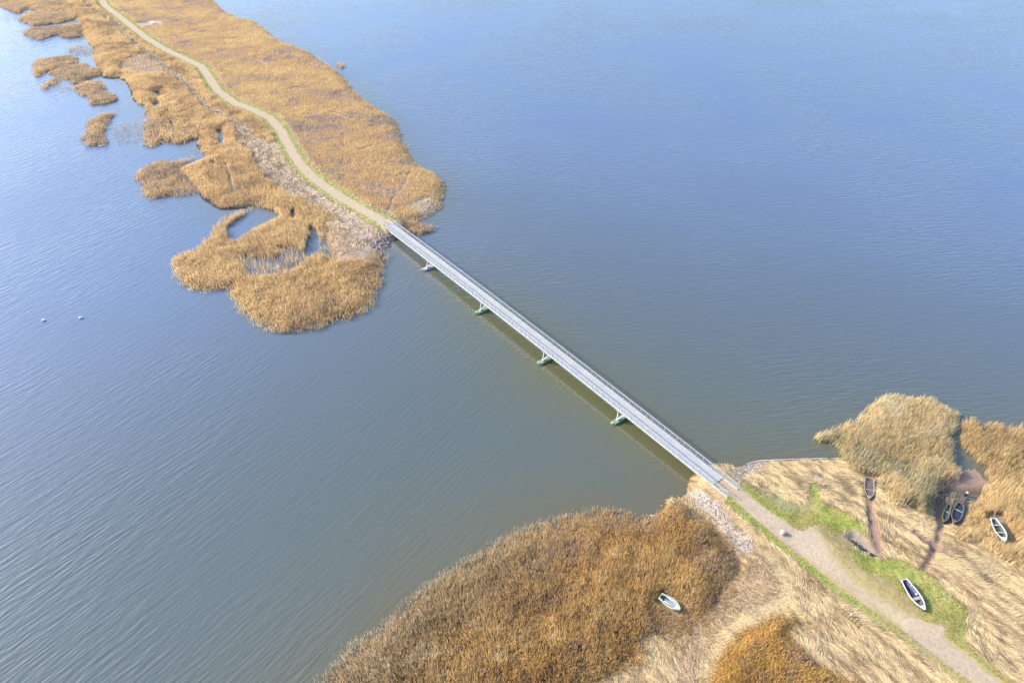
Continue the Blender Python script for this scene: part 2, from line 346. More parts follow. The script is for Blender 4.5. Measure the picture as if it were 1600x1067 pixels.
# ------------------------------------------------------------------ ground colours (albedo)
STRAW = np.array([.735, .56, .30]); STRAW2 = np.array([.55, .385, .21]); LITTER = np.array([.33, .23, .13]); TAN = np.array([.60, .43, .24])
GRASS = np.array([.37, .385, .08]); GRASSY = np.array([.50, .42, .14]); PATHC = np.array([.51, .37, .235]); MUDC = np.array([.36, .225, .15]); WETM = np.array([.12, .08, .05])
STONE = np.array([.47, .38, .31])
def col_far(P, z):
    n = fbm(P, 7, 21); n2 = fbm(P, 1.8, 31)
    c = mixc(np.tile(TAN * .85, (len(P), 1)), np.array([.48, .34, .21]), sstep(n, .4, .6))
    W = warp(P, 1.2, 3)
    dw, par = ldist(wrack, W); wid = 1.7 + 2.8 * sstep(par, 13, 16) - 1.0 * sstep(par, 19, 20)
    m = 1 - sstep(dw, wid * .7, wid * 1.4); c = mixc(c, np.array([.50, .37, .27]), m * sstep(n2, .25, .5))
    c = mixc(c, np.array([.15, .10, .08]), (1 - sstep(np.abs(dw - .3), .15, .8)) * sstep(fbm(P, 2.5, 77), .42, .52))
    c = mixc(c, np.array([.36, .25, .17]), sstep(sdist(bare, W), -1, 1))
    e = np.linalg.norm(P - (BA - bn * 9 - bdir * 3), axis=1)
    c = mixc(c, np.array([.42, .30, .23]), (1 - sstep(e, 12, 19)))
    sp = np.linalg.norm(P - at(662, 325)[:2], axis=1); c = mixc(c, np.array([.46, .37, .29]), 1 - sstep(sp, 3, 7))
    d, _ = pz_far(P)
    c = mixc(c, GRASSY * (.8 + .4 * n2)[:, None], 1 - sstep(d, 2.2, 4.0)); c = mixc(c, GRASS * (.8 + .4 * n2)[:, None], (1 - sstep(d, 1.6, 2.9)) * .75)
    c = mixc(c, PATHC, 1 - sstep(d, 1.25, 1.65))
    edge = 1 - sstep(z, .02, .18); c = mixc(c, WETM, edge * .8)
    return np.hstack([c, np.where(z < .08, .2, 1)[:, None]])
def col_near(P, z):
    n = fbm(P, 4, 21); n2 = fbm(P, .9, 31); W = warp(P, .7, 2)
    c = mixc(np.tile(STRAW2 * .9, (len(P), 1)), STRAW2 * .65, sstep(n, .4, .62))
    c = mixc(c, np.array([.50, .325, .21]), sstep(sdist(mat_z, W), -.5, .5) * (.7 + .3 * n2))
    for p in (r2,): c = mixc(c, LITTER, sstep(sdist(p, P), -.5, .5))
    for p in (r1m, r3, r4, r5): c = mixc(c, LITTER * .9, sstep(sdist(p, P), -.3, .8))
    dd, _ = ldist(offs(line([(1098,1064),(1122,1014),(1146,982),(1190,957),(1222,940),(1236,918),(1218,890),(1196,862),(1180,850)], .8), 1.0), warp(P, .4, 1.5)); c = mixc(c, np.array([.16, .10, .07]), 1 - sstep(dd, .15, .45))
    gm = np.zeros(len(P))
    for g in green: gm = np.maximum(gm, sstep(sdist(g, W), -.7, .9))
    gcol = mixc(np.tile(GRASS, (len(P), 1)), GRASSY, sstep(fbm(P, 3, 61), .38, .66))
    gcol = mixc(gcol, np.array([.42, .36, .17]), sstep(-np.linalg.norm(P - at(1225, 772, 1)[:2], axis=1), -6, -2))
    c = mixc(c, gcol, gm)
    d, _ = pz_near(P)
    # between the lay-by and the grass on the right: thin yellow turf
    right = ((P - BB) @ bn > 0)
    c = mixc(c, np.array([.47, .35, .13]), (1 - sstep(d, .8, 4.2)) * .85 * right * sstep(n2 + .15 * n, .25, .55))
    lb = (~right | ((P - BB) @ bdir < 11))
    c = mixc(c, GRASS * (.85 + .3 * n2)[:, None], (1 - sstep(d + 1.0 * (n2 - .5), .9, 1.7)) * .9 * np.where((P - BB) @ bdir > 3.0, 1, 0) * lb)
    for p in pebb: c = mixc(c, STONE, sstep(sdist(p, W), -.4, .4))
    c = mixc(c, np.array([.38, .28, .19]), sstep(sdist(ditch, W), -.6, .2))
    for t in track:
        dd, _ = ldist(t, W); c = mixc(c, np.array([.33, .20, .13]), 1 - sstep(dd, .45, 1.1))
    al = (P - BB) @ bdir; soft = np.where(right & (al > 14) & (al < 35), 2.4, .45) * (.35 + n2)
    d = d + np.where(right & (al > 14) & (al < 35), 1.7, 0) * sstep(al, 14, 19) * (1 - sstep(al, 29, 35))
    pc = mixc(np.tile(PATHC, (len(P), 1)), PATHC * 1.12, sstep(n, .4, .6))
    c = mixc(c, pc, 1 - sstep(d, -.15, soft))
    sm = sdist(mud, W); c = mixc(c, MUDC, sstep(sm, -.8, .1)); c = mixc(c, WETM * 1.1, sstep(sm, -.8, .1) * sstep(-P[:, 1] + at(1478, 762)[1], -1, 1))
    edge = 1 - sstep(z, .03, .16); c = mixc(c, WETM * 1.3, edge * .7 * (sm < -.5))
    return np.hstack([c, np.where((z < .1), .15, 1)[:, None]])

class Look:
    """a function of the ground plane kept on a grid and read back between its nodes"""
    def __init__(s, f, x0, x1, y0, y1, st):
        s.o = np.array([x0, y0]); s.st = st; s.nx, s.ny = int((x1 - x0) / st) + 2, int((y1 - y0) / st) + 2
        X, Y = np.meshgrid(x0 + st * np.arange(s.nx), y0 + st * np.arange(s.ny)); s.g = f(np.stack([X.ravel(), Y.ravel()], 1)).reshape(s.ny, s.nx)
    def __call__(s, P):
        q = (P - s.o) / s.st; q[:, 0] = np.clip(q[:, 0], 0, s.nx - 1.001); q[:, 1] = np.clip(q[:, 1], 0, s.ny - 1.001)
        i = q.astype(int); f = q - i; x, y = i[:, 0], i[:, 1]; g = s.g
        return (g[y, x] * (1 - f[:, 0]) + g[y, x + 1] * f[:, 0]) * (1 - f[:, 1]) + (g[y + 1, x] * (1 - f[:, 0]) + g[y + 1, x + 1] * f[:, 0]) * f[:, 1]
h_near = Look(h_near, -34, 100, 28, 94, .3); h_far = Look(h_far, -332, -6, 126, 472, .8)
_dn = Look(lambda P: pz0_near(P)[0], -34, 100, 28, 94, .5); _df = Look(lambda P: pz0_far(P)[0], -332, -6, 126, 472, .8)
pz_near = lambda P: (_dn(P), 0); pz_far = lambda P: (_df(P), 0)
GM = ground_mat()
def terrain(name, x0, x1, y0, y1, step, hf, cf, label):
    nx, ny = int((x1 - x0) / step) + 1, int((y1 - y0) / step) + 1
    X, Y = np.meshgrid(np.linspace(x0, x1, nx), np.linspace(y0, y1, ny)); P = np.stack([X.ravel(), Y.ravel()], 1)
    z = hf(P); c = cf(P, z); keep = z > -.45
    i = np.arange(nx * ny).reshape(ny, nx); q = np.stack([i[:-1, :-1], i[:-1, 1:], i[1:, 1:], i[1:, :-1]], -1).reshape(-1, 4)
    q = q[keep[q].any(1)]; used = np.unique(q); rm = np.full(nx * ny, -1); rm[used] = np.arange(len(used)); q = rm[q]
    V = np.column_stack([P, z])[used]
    o = raw_mesh(name, V, q.ravel(), np.arange(len(q)) * 4, GM, c[used], smooth=True)
    return tag(o, label, kind="structure")
terrain("ground", -32, 98, 30, 92, .3, h_near, col_near, "straw covered near bank with grass and gravel patches")
terrain("ground", -330, -8, 128, 470, .8, h_far, col_far, "long far spit of dry tan marsh ground")

# ------------------------------------------------------------------ water: one sheet to the horizon, finer in view
def water():
    xs = np.concatenate([[-9000, -2500, -700], np.arange(-420, 421, 3.0), [700, 2500, 9000]])
    ys = np.concatenate([[-3000, -600], np.arange(-20, 560, 3.0), [800, 2500, 12000]])
    X, Y = np.meshgrid(xs, ys); P = np.stack([X.ravel(), Y.ravel()], 1)
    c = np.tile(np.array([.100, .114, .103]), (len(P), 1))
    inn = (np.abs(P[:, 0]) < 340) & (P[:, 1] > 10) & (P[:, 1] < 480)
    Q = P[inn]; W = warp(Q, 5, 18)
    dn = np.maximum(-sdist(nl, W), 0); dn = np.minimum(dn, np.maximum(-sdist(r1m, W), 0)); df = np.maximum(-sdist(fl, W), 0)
    d = np.minimum(dn + 7, df + 2); d = np.minimum(d, np.abs((W - BA) @ bn) * 1.2 + 3)  # olive along the bridge: its dark reflection tinted into the base colour
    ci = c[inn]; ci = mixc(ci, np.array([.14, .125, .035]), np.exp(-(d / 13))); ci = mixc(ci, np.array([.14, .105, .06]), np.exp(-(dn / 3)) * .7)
    # blue of the sky's reflection painted into the base colour, strongest far out
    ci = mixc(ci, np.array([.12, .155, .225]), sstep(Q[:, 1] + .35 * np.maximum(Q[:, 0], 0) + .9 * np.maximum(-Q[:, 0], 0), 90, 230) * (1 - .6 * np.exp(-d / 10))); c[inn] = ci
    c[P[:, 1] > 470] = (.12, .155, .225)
    nx, ny = len(xs), len(ys); i = np.arange(nx * ny).reshape(ny, nx)
    q = np.stack([i[:-1, :-1], i[:-1, 1:], i[1:, 1:], i[1:, :-1]], -1).reshape(-1, 4)
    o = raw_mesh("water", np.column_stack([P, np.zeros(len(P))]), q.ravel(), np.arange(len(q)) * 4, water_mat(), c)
    tag(o, "rippled blue grey lake water", kind="structure")
water()

# ------------------------------------------------------------------ paths as sheets of their own
def ribbon(name, L, Rr, hf, cf, label, lift=.02, kind="structure", nacross=6):
    """sheet between two edge lines, draped on the ground"""
    def resample(l, n):
        s = np.concatenate([[0], np.cumsum(np.linalg.norm(np.diff(l, axis=0), axis=1))]); t = np.linspace(0, s[-1], n)
        return np.column_stack([np.interp(t, s, l[:, 0]), np.interp(t, s, l[:, 1])])
    n = max(30, int(np.sum(np.linalg.norm(np.diff(L, axis=0), axis=1)) / .6)); a, b = resample(L, n), resample(Rr, n)
    ja = (fbm(a, 1.2, 91)[:, None] - .5) * .25; d = (b - a); d /= np.linalg.norm(d, axis=1)[:, None]; a = a + d * (.12 + ja); b = b - d * (.12 - ja)
    P = np.concatenate([a + (b - a) * (k / (nacross - 1)) for k in range(nacross)]); z = hf(P) + lift
    fs = [[k * n + i, k * n + i + 1, (k + 1) * n + i + 1, (k + 1) * n + i] for k in range(nacross - 1) for i in range(n - 1)]
    q = np.array(fs)[:, ::-1]; o = raw_mesh(name, np.column_stack([P, z]), q.ravel(), np.arange(len(q)) * 4, GM, cf(P, z), smooth=True)
    return tag(o, label, kind=kind)
PM = simple("path_gravel", (.47, .375, .29), .95, c2=(.37, .29, .215), scale=.9, bump=.03, amt=.6)
fps = smooth_line(fpath)
fps = fps[np.linalg.norm(fps - BA, axis=1) > 0.1]
ribbon("path", offs(fps, 1.35), offs(fps, -1.35), h_far, col_far, "winding pale path along the far spit")
ribbon("path", nL, nR, h_near, col_near, "pale sandy path widening into a lay-by on the near bank", nacross=14)

# ------------------------------------------------------------------ reeds, straw and grass
def blades(name, P, z, hgt, wid, lean, col, mat, label, cat="reeds", droop=.25, kind="stuff", group=None):
    """P base points, lean = horizontal vector per unit of height"""
    n = len(P)
    if n == 0: return
    base = np.column_stack([P, z]); ang = rng.uniform(0, math.pi, n); side = np.column_stack([np.cos(ang), np.sin(ang), np.zeros(n)]) * (wid / 2)[:, None]
    up = np.column_stack([lean, np.ones(n)]); up /= np.linalg.norm(up, axis=1)[:, None]
    mid = base + up * (hgt * .6)[:, None]; tip = base + up * hgt[:, None] + np.column_stack([lean * droop, -np.full(n, droop * .15)]) * hgt[:, None] * .5
    V = np.stack([base - side * .7, base + side * .7, mid - side, mid + side, tip], 1).reshape(-1, 3)
    k = np.arange(n)[:, None] * 5; F = (k + np.array([[0, 1, 3, 2, 2, 3, 4]])).ravel()
    st = (np.arange(n)[:, None] * 7 + np.array([[0, 4]])).ravel()
    o = raw_mesh(name, V, F, st, mat, np.repeat(col, 5, 0)); return tag(o, label, cat, group, kind)
def lying(name, P, z, ln, wid, dirv, col, mat, label, cat, tilt=.12):
    n = len(P); d = np.column_stack([dirv, rng.normal(.03, tilt, n)]); d /= np.linalg.norm(d, axis=1)[:, None]
    s = np.column_stack([-d[:, 1], d[:, 0], rng.normal(0, .35, n)]) * (wid / 2)[:, None]
    b = np.column_stack([P, z + rng.uniform(.02, .16, n)]); a = b - d * (ln / 2)[:, None]; t = b + d * (ln / 2)[:, None]; m = b + np.array([0, 0, .05])
    a[:, 2] -= .04; t[:, 2] -= .02
    V = np.stack([a - s * .6, a + s * .6, m - s, m + s, t], 1).reshape(-1, 3)
    k = np.arange(n)[:, None] * 5; F = (k + np.array([[0, 1, 3, 2, 2, 3, 4]])).ravel(); st = (np.arange(n)[:, None] * 7 + np.array([[0, 4]])).ravel()
    o = raw_mesh(name, V, F, st, mat, np.repeat(col, 5, 0)); return tag(o, label, cat, None, "stuff")
REED = blade_mat("dry_reed", .42); STRAWM = blade_mat("flattened_straw", .15); TURF = blade_mat("short_turf", .2)
def scatter(poly, dens, pad=1.0):
    lo, hi = poly.min(0) - pad, poly.max(0) + pad; c = 4.0
    gx, gy = np.meshgrid(np.arange(lo[0], hi[0], c), np.arange(lo[1], hi[1], c)); G = np.stack([gx.ravel(), gy.ravel()], 1)
    G = G[sdist(poly, G + c / 2) > -(c * .71 + pad + 1.5)]; n = int(c * c * dens)
    return (G[:, None, :] + rng.uniform(0, c, (len(G), n, 2))).reshape(-1, 2)
GOLD = np.array([.80, .60, .33]); ORNG = np.array([.72, .51, .28]); PALE = np.array([.82, .71, .49]); MAUV = np.array([.62, .47, .35]); BRWN = np.array([.50, .37, .235]); OLIV = np.array([.62, .54, .34]); WARM = np.array([1.02, .97, .74])
def ramp(t, cs):
    t = np.clip(t, 0, .9999) * (len(cs) - 1); i = t.astype(int); f = (t - i)[:, None]; cs = np.array(cs); return cs[i] * (1 - f) + cs[i + 1] * f
def reedbed(name, poly, dens, label, hf=None, hgt=2.1, wid=.09, cols=(BRWN, ORNG, GOLD, PALE), edge=1.2, ax=1.0, fill=1.0, clump=2.0, holes=(), lean=(0, 0), seed=0, cov=.25, extra=None, jit=.16, cj=.16, tune=None):
    P = scatter(poly, dens); sd = sdist(poly, warp(P, .8 if hf is h_near else 1.2, 3, seed))
    cl = fbm(P, clump, 40 + seed, 3); p = sstep(sd, -edge * .9, edge * .8) * fill * (1 - cov + cov * 2 * sstep(cl, .35, .6))
    for h in holes: p = p * (1 - sstep(sdist(h, warp(P, .5, 2)), -.3, .6))
    if extra is not None: p = p * extra(P)
    k = rng.random(len(P)) < p; P, sd, cl = P[k], sd[k], cl[k]; n = len(P)
    z = np.maximum(hf(P), -.1) if hf else np.full(n, -.1)
    big = fbm(P * np.array([ax, 1]), 11 if ax == 1 else 8, 60 + seed, 4); h = hgt * (.62 + .5 * fbm(P, 3.2, 70 + seed)) * rng.uniform(.72, 1.12, n) * (.7 + .3 * sstep(sd, -.5, 2.5))
    for b_ in boat_spots: h = h * (.45 + .55 * sstep(np.linalg.norm(P - b_[0][0] + np.array([b_[0][0][0], b_[0][0][1]]) / np.linalg.norm(b_[0][0]) * 1.2, axis=1), 2.2, 4.2))
    t = .5 + 1.5 * (big - .5) + 1.3 * (cl - .5) + rng.normal(0, cj, n); c = ramp(t, cols) * rng.uniform(.78, 1.2, n)[:, None]
    if tune is not None: h, c = tune(P, h, c)
    fx = fbm(P, 5, 80 + seed) - .5; fy = fbm(P, 5, 90 + seed) - .5
    ln = np.column_stack([fx, fy]) * .5 + rng.normal(0, jit, (n, 2)) + np.array(lean)
    return blades(name, P, z, h, wid * rng.uniform(.6, 1.4, n), ln, c, REED, label)
NW = np.array([.12, -.02])
# near beds
boat_spots = []
def clear(P):
    m = np.ones(len(P))
    for c, r in boat_spots: m *= (np.abs((P - c[0]) @ c[1]) > r[0]) | (np.abs((P - c[0]) @ np.array([-c[1][1], c[1][0]])) > r[1])
    return m
def spot(a, b, w, z=0.0, pad=.3):
    A, B = at(*a, z)[:2], at(*b, z)[:2]; L = np.linalg.norm(B - A); boat_spots.append((((A + B) / 2, (B - A) / L), (L / 2 + pad, w / 2 + pad)))
spot((1031,932),(1062,951),1.5, .6, .45); spot((1552,808),(1571,844),1.5,.6,.6); spot((1309,953),(1341,979),1.3,.9,.2); spot((1503,786),(1490,816),1.4,.3,.35); spot((1484,788),(1475,814),.9,.3,.2); spot((1359,745),(1358,779),1.5,.4,.4); spot((1500,778),(1504,768),.8,.3,.3)
r1edge = line([(1050,780),(1070,785),(1105,808),(1121,825),(1134,847),(1153,869),(1165,882),(1160,904),(1134,926),(1127,945),(1102,967),(1077,992),(1052,1008)], .2)
def tune1(P, h, c):
    d, _ = ldist(r1edge, warp(P, 1.2, 3)); h = h * (.5 + .5 * sstep(d, .3, 5)); g = sstep(P @ np.array([-.75, .66]) + 8 * (fbm(P, 7, 500) - .5), 27, 44)
    grey = mixc(np.array([.50, .36, .24]) * np.ones((len(P), 1)), PALE * .95, rng.random(len(P)) ** 1.3)
    c = c * (1 - .75 * g[:, None]) + grey * .75 * g[:, None]; c = mixc(c, np.array([.50, .36, .24]) * rng.uniform(.7, 1.2, (len(P), 1)), (1 - sstep(d, .5, 4)) * .3); c = c * rng.uniform(.78, 1.2, (len(P), 1)); return h, c
def tune2(P, h, c): return h * (.35 + .65 * sstep(sdist(r2, warp(P, 1, 2)), -.2, 2.8)), c
reedbed("reed_bed", r1, 120, "broad bed of orange brown reeds filling the near left shore around the cream boat", h_near, 1.8, .052, jit=.12, seed=1, tune=tune1, cj=.27, cov=.4, clump=1.8, edge=2.4, extra=clear, cols=(BRWN * 1.4, ORNG * WARM, GOLD * WARM, GOLD * WARM * 1.1, PALE * 1.05))
reedbed("reed_bed", r2, 170, "deep golden reed patch rising from flattened straw at the bottom edge", h_near, 1.5, .052, jit=.14, seed=2, tune=tune2, cols=(BRWN * 1.3, ORNG * 1.08 * WARM, GOLD * WARM * np.array([1, 1, .85]), GOLD * WARM), cov=.35, edge=1.6)
reedbed("reed_bed", r3, 95, "rounded tall reed bed between lake and muddy channel", h_near, 2.5, .055, jit=.10, seed=3, cols=(OLIV * 1.0, PALE * np.array([.86, .8, .68]), PALE * np.array([.93, .86, .72]), PALE * np.array([1, .9, .72]), PALE * .95), cov=.5, extra=clear, clump=2.4)
reedbed("reed_bed", r4, 95, "tall reed bed right of the muddy channel around the green boat", h_near, 2.4, .055, jit=.10, seed=4, cols=(GOLD * .8, GOLD * .92, PALE * np.array([.95, .86, .7]), PALE * np.array([1, .9, .72])), cov=.45, extra=clear, clump=2.4)
reedbed("reed_bed", r5, 90, "little reed tuft standing in the mud beside the dark boat", h_near, 1.7, .08, seed=5, cols=(GOLD, PALE, PALE), extra=clear)
# islets in front of the spit
for k, (key, (pl, lab, fill)) in enumerate(ISLETS.items()):
    reedbed("reed_islet", tall(pl, .25), 44 if fill > .3 else 14, lab, None, 1.8, .09, cols=(BRWN, MAUV, ORNG * .95, GOLD * .95), fill=fill, seed=10 + k, edge=1.6, cov=.35)
reedbed("reed_bed", tall(BAY_REEDS, 1.7), 22, "feathery reeds standing out in the bay under the dark cut bank", None, 2.0, .15, cols=(BRWN, MAUV, ORNG, GOLD), seed=31, holes=ponds, edge=1.6, cov=.5)
lowq = tall([(372,409),(383,400),(412,404),(429,406),(439,388),(460,385),(478,396),(474,412),(445,420),(417,428),(381,426)], 1.6, hole=True)
def sparse(P): return (.04 + .96 * sstep(np.linalg.norm(warp(P, 3, 6) - (BA - bn * 7 - bdir * 1), axis=1), 9, 14)) * (1 - .9 * sstep(sdist(lowq, warp(P, 1.5, 4)), -1.5, 1.0))
reedbed("reed_bed", tall(MARSH_FAR, 1.5), 60, "big rounded reed bed bulging into the water at the far end of the bridge", None, 2.0, .085, cj=.09, jit=.1,  cols=(BRWN * 1.15, ORNG, GOLD * .96, GOLD * 1.02), seed=32, holes=ponds, edge=3.2, cov=.3, extra=sparse)
tongue = tall([(596,338),(612,334),(640,340),(662,346),(676,352),(670,362),(655,368),(640,366),(620,352)], 1.6)
reedbed("reed_bed", tongue, 34, "small purple brown reed tongue beside the far bridge end", None, 1.7, .13, cols=(BRWN, MAUV, MAUV, ORNG), seed=33)
# the spit itself
flv = tall(FAR_LAND, 1.2)
brg = np.array([at(596, 352)[:2], at(700, 430)[:2]])
creeks = [line(q, .8) for q in ([(352,258),(358,272),(361,288),(366,302)], [(300,200),(312,206),(322,204)], [(262,176),(278,180),(292,176)], [(398,92),(412,98),(418,104)], [(452,140),(462,137),(470,139)], [(515,175),(528,180),(540,184),(552,187)], [(420,50),(432,60),(438,70)], [(560,235),(572,232),(580,228)], [(384,320),(398,322),(412,320)], [(330,255),(340,262),(352,258)])]
def spit_mask(P):
    d, _ = ldist(fpath, P); dw, par = ldist(wrack, warp(P, 1.2, 3)); wid = 1.5 + 2.6 * sstep(par, 13, 16)
    m = sstep(d, 2.6, 4.4) * (1 - .97 * (1 - sstep(dw, wid * .8, wid * 1.3))) * (1 - .93 * sstep(sdist(bare, P), -1, .5))
    e = np.linalg.norm(warp(P, 3, 6) - (BA - bn * 9 - bdir * 3), axis=1); m = m * (1 - .93 * (1 - sstep(e, 11, 18)))
    sp = np.linalg.norm(P - at(662, 325)[:2], axis=1); m = m * (1 - .75 * (1 - sstep(sp, 3, 6)))
    db, _ = ldist(brg, P); m = m * (db > 2.2)
    pic = np.linalg.norm(P - at(233, 37, 1)[:2], axis=1); m = m * sstep(pic, 5.5, 7.5)
    trail, _ = ldist(line([(603,340),(612,312),(632,285),(640,268)], 1), P); m = m * sstep(trail, .1, .6)
    for cr in creeks: m = m * sstep(ldist(cr, P)[0], .2, 1.0)
    return m
def side_of_path(P):
    W = wr_side; d1, par = ldist(fpath, P); i = np.clip(par.astype(int), 0, len(fpath) - 2); t = fpath[i + 1] - fpath[i]; q = P - fpath[i]
    return t[:, 0] * q[:, 1] - t[:, 1] * q[:, 0]
wr_side = 0
def m_right(P): return spit_mask(P) * (side_of_path(P) > 0)
def m_left(P): return spit_mask(P) * (side_of_path(P) <= 0)
reedbed("reed_bed", flv, 30, "wide tan reed meadow on the spit right of the winding path", h_far, 1.0, .10, cj=.07, ax=.35, cols=(MAUV * .85, MAUV * 1.02, ORNG, GOLD * .93, GOLD), seed=40, clump=4.5, cov=.45, extra=m_right, edge=1.2)
reedbed("reed_bed", flv, 38, "orange brown reed marsh on the spit left of the winding path", h_far, 1.5, .095, jit=.1, cj=.08, ax=.5, cols=(BRWN, ORNG * .85, ORNG, GOLD * .95, GOLD * 1.05), seed=41, holes=ponds, clump=3.5, cov=.5, extra=m_left, edge=.5)

# flattened straw
def flow(P, s=0):
    # mostly along the path, swirling
    a = math.atan2(bdir[1], bdir[0]) + 1.9 * (fbm(P, 7, 200 + s, 3) - .5) * 2
    return a
def straw(poly, dens, label, hf, seed, ln=1.25, wid=.048, cols=None, mask=None, ang=None, cat="straw"):
    P = scatter(poly, dens, 0); m = sstep(sdist(poly, warp(P, .6, 2)), -.3, .5)
    if mask is not None: m = m * mask(P)
    P = P[rng.random(len(P)) < m]; n = len(P)
    a = (flow(P, seed) if ang is None else np.full(n, ang) + 1.0 * (fbm(P, 4, 210 + seed) - .5)) + rng.normal(0, .3, n)
    cl = fbm(P @ np.array([[bdir[0], bn[0]], [bdir[1], bn[1]]]) / np.array([2.5, .7]), 1, 220 + seed)
    c = ramp(.5 + 2.2 * (cl - .5) + rng.normal(0, .2, n), cols or (STRAW2 * .7, STRAW2 * 1.15, STRAW * 1.05, STRAW * 1.15)) * rng.uniform(.85, 1.15, n)[:, None]
    return lying("straw_mat", P, hf(P), ln * rng.uniform(.6, 1.3, n), wid * rng.uniform(.6, 1.5, n), np.column_stack([np.cos(a), np.sin(a)]), c, STRAWM, label, cat)
def near_mask(P, side):
    d, _ = pz_near(P); m = sstep(d, 1.2, 2.2) * (h_near(P) > .12)
    for g in green: m = m * (1 - sstep(sdist(g, P), -.5, .5))
    for g in pebb: m = m * (1 - .92 * sstep(sdist(g, P), -.6, .4))
    for g in (r2, r1m): m = m * (1 - sstep(sdist(g, P), -.2, .8))
    m = m * (1 - sstep(sdist(ditch, P), -1, 0)) * (1 - .0 * d)
    for t in track:
        dd, _ = ldist(t, P); m = m * sstep(dd, .5, 1.1)
    al = (P - BB) @ bdir; lay = (al > 9) & (al < 37) & (side > 0); m = np.where(lay, m * sstep(d + 2 * (fbm(P, 2, 360) - .5), 3.2, 5), m)
    m = m * clear(P); s = (P - BB) @ bn; return m * ((s > 1.2) if side > 0 else (s <= 1.2)) * (1 - .75 * sstep(sdist(mat_z, P), -.3, .5) * (side < 0))
straw(nl[(nl[:, 1] > 30)] if False else np.array([[-6, 36], [90, 36], [60, 60], [30, 76], [18, 66]]), 92, "pale flattened straw swept along the left side of the near path", h_near, 1, mask=lambda P: near_mask(P, -1))
straw(np.array([[28, 36], [98, 36], [98, 84], [30, 80]]), 88, "pale flattened straw between the near path and the tall reeds", h_near, 2, mask=lambda P: near_mask(P, 1) * (1 - sstep(sdist(r3, P), -.5, 1)) * (1 - sstep(sdist(r4, P), -.5, 1)))
straw(mat_z, 60, "reddish matted straw filling the hollow beside the orange reeds", h_near, 3, ln=.9, wid=.06, cols=(STRAW2 * .7, STRAW2 * np.array([1.0, .95, 1.0]), np.array([.53, .38, .25])))
straw(line([(992,1036),(996,998),(1026,985),(1042,992),(1054,1010),(1056,1040),(1040,1110),(900,1110),(930,1067),(963,1046)], .6), 85, "fan of pale bent straw at the bottom edge below the cream boat", h_near, 4, ang=R(100))
rim = smooth_line(line([(1098,1064),(1122,1014),(1146,982),(1190,957),(1222,940),(1236,918),(1218,890),(1196,862)], .8))
rimp = np.vstack([offs(rim, .9), offs(rim, -.9)[::-1]])
straw(rimp, 130, "bright cream rim of combed straw around the reddish hollow", h_near, 8, ln=1.0, cols=(STRAW, STRAW * 1.2, STRAW * 1.25), ang=R(15))
def wm(P):
    dw, par = ldist(wrack, warp(P, 1.2, 3)); wid = 1.7 + 2.8 * sstep(par, 13, 16); d, _ = pz_far(P)
    e = np.linalg.norm(P - (BA - bn * 9 - bdir * 3), axis=1)
    return np.maximum(1 - sstep(dw, wid * .8, wid * 1.4), 1 - sstep(e, 12, 18)) * (d > 2.6) * (h_far(P) > .1) * sstep(fbm(P, 2.4, 78), .30, .42)
wb = np.vstack([offs(wrack, 16), offs(wrack, -18)[::-1]])
straw(wb, 13, "ridge of washed up pale reed stalks along the left of the spit", h_far, 5, ln=1.6, wid=.11, cols=(np.array([.38, .27, .18]), np.array([.56, .42, .28]), np.array([.70, .55, .37]), np.array([.78, .65, .46])), mask=wm)
def fgold(P): return (fbm(P, 7, 301) > .54) * spit_mask(P) * (side_of_path(P) > 0) * (h_far(P) > .3)
straw(np.array([at(250,60)[:2], at(560,60)[:2], at(640,240)[:2], at(600,335)[:2], at(480,270)[:2]]), 3.0, "streaks of fallen pale stalks within the tan reed meadow", h_far, 6, ln=1.9, wid=.18, mask=fgold, ang=R(20))

# short turf
def turf(poly, dens, label, hf, cols, h=.16, mask=None, seed=0, wid=.06):
    P = scatter(poly, dens, 1); m = sstep(sdist(poly, warp(P, .7, 2)), -.6, .5)
    if mask is not None: m = m * mask(P)
    P = P[rng.random(len(P)) < m]; n = len(P)
    c = ramp(.5 + 1.8 * (fbm(P, 2.2, 320 + seed) - .5) + rng.normal(0, .2, n), cols) * rng.uniform(.8, 1.2, n)[:, None]
    return blades("turf", P, hf(P) - .01, h * rng.uniform(.5, 1.4, n) * (.5 + fbm(P, 1.5, 330 + seed)), wid * rng.uniform(.6, 1.4, n), rng.normal(0, .4, (n, 2)), c, TURF, label, "grass")
gc = (GRASS * .75, GRASS, GRASS * 1.1, GRASSY, GRASSY * 1.05)
def patchy(P): return sstep(fbm(P, 1.6, 350), .2, .42) * (1 - .8 * (1 - sstep(np.linalg.norm(P - at(1228, 772, 1)[:2], axis=1), 2, 5)))
turf(green[0], 70, "short green turf between near path and pebble beach", h_near, gc, mask=lambda P: (pz_near(P)[0] > .1) * patchy(P))
turf(green[1], 70, "short green turf around the navy rowing boat", h_near, gc, seed=1, mask=lambda P: (pz_near(P)[0] > .5) * patchy(P))
def laym(P):
    d = pz_near(P)[0]; al = (P - BB) @ bdir; return (d > .2) * (1 - sstep(d, 3.5, 5)) * (al > 11) * (al < 36) * ((P - BB) @ bn > 2) * sstep(fbm(P, 1.2, 370) + .06 * d, .38, .6)
turf(np.array([[40, 40], [70, 40], [66, 64], [44, 72]]), 60, "thin yellowish turf creeping over the edge of the lay-by", h_near, (GRASSY * .85, np.array([.50, .38, .15]), GRASSY, GRASS), h=.10, mask=laym, seed=5)
lv = np.vstack([offs(nL[1:], -2.2), offs(nL[1:], .3)[::-1]])
if area2(lv) < 0: lv = lv[::-1]
def lvm(P):
    d = pz_near(P)[0]; return (d > .05) * (1 - sstep(d + 1.2 * (fbm(P, 1.2, 340) - .5), 1.0, 1.7))
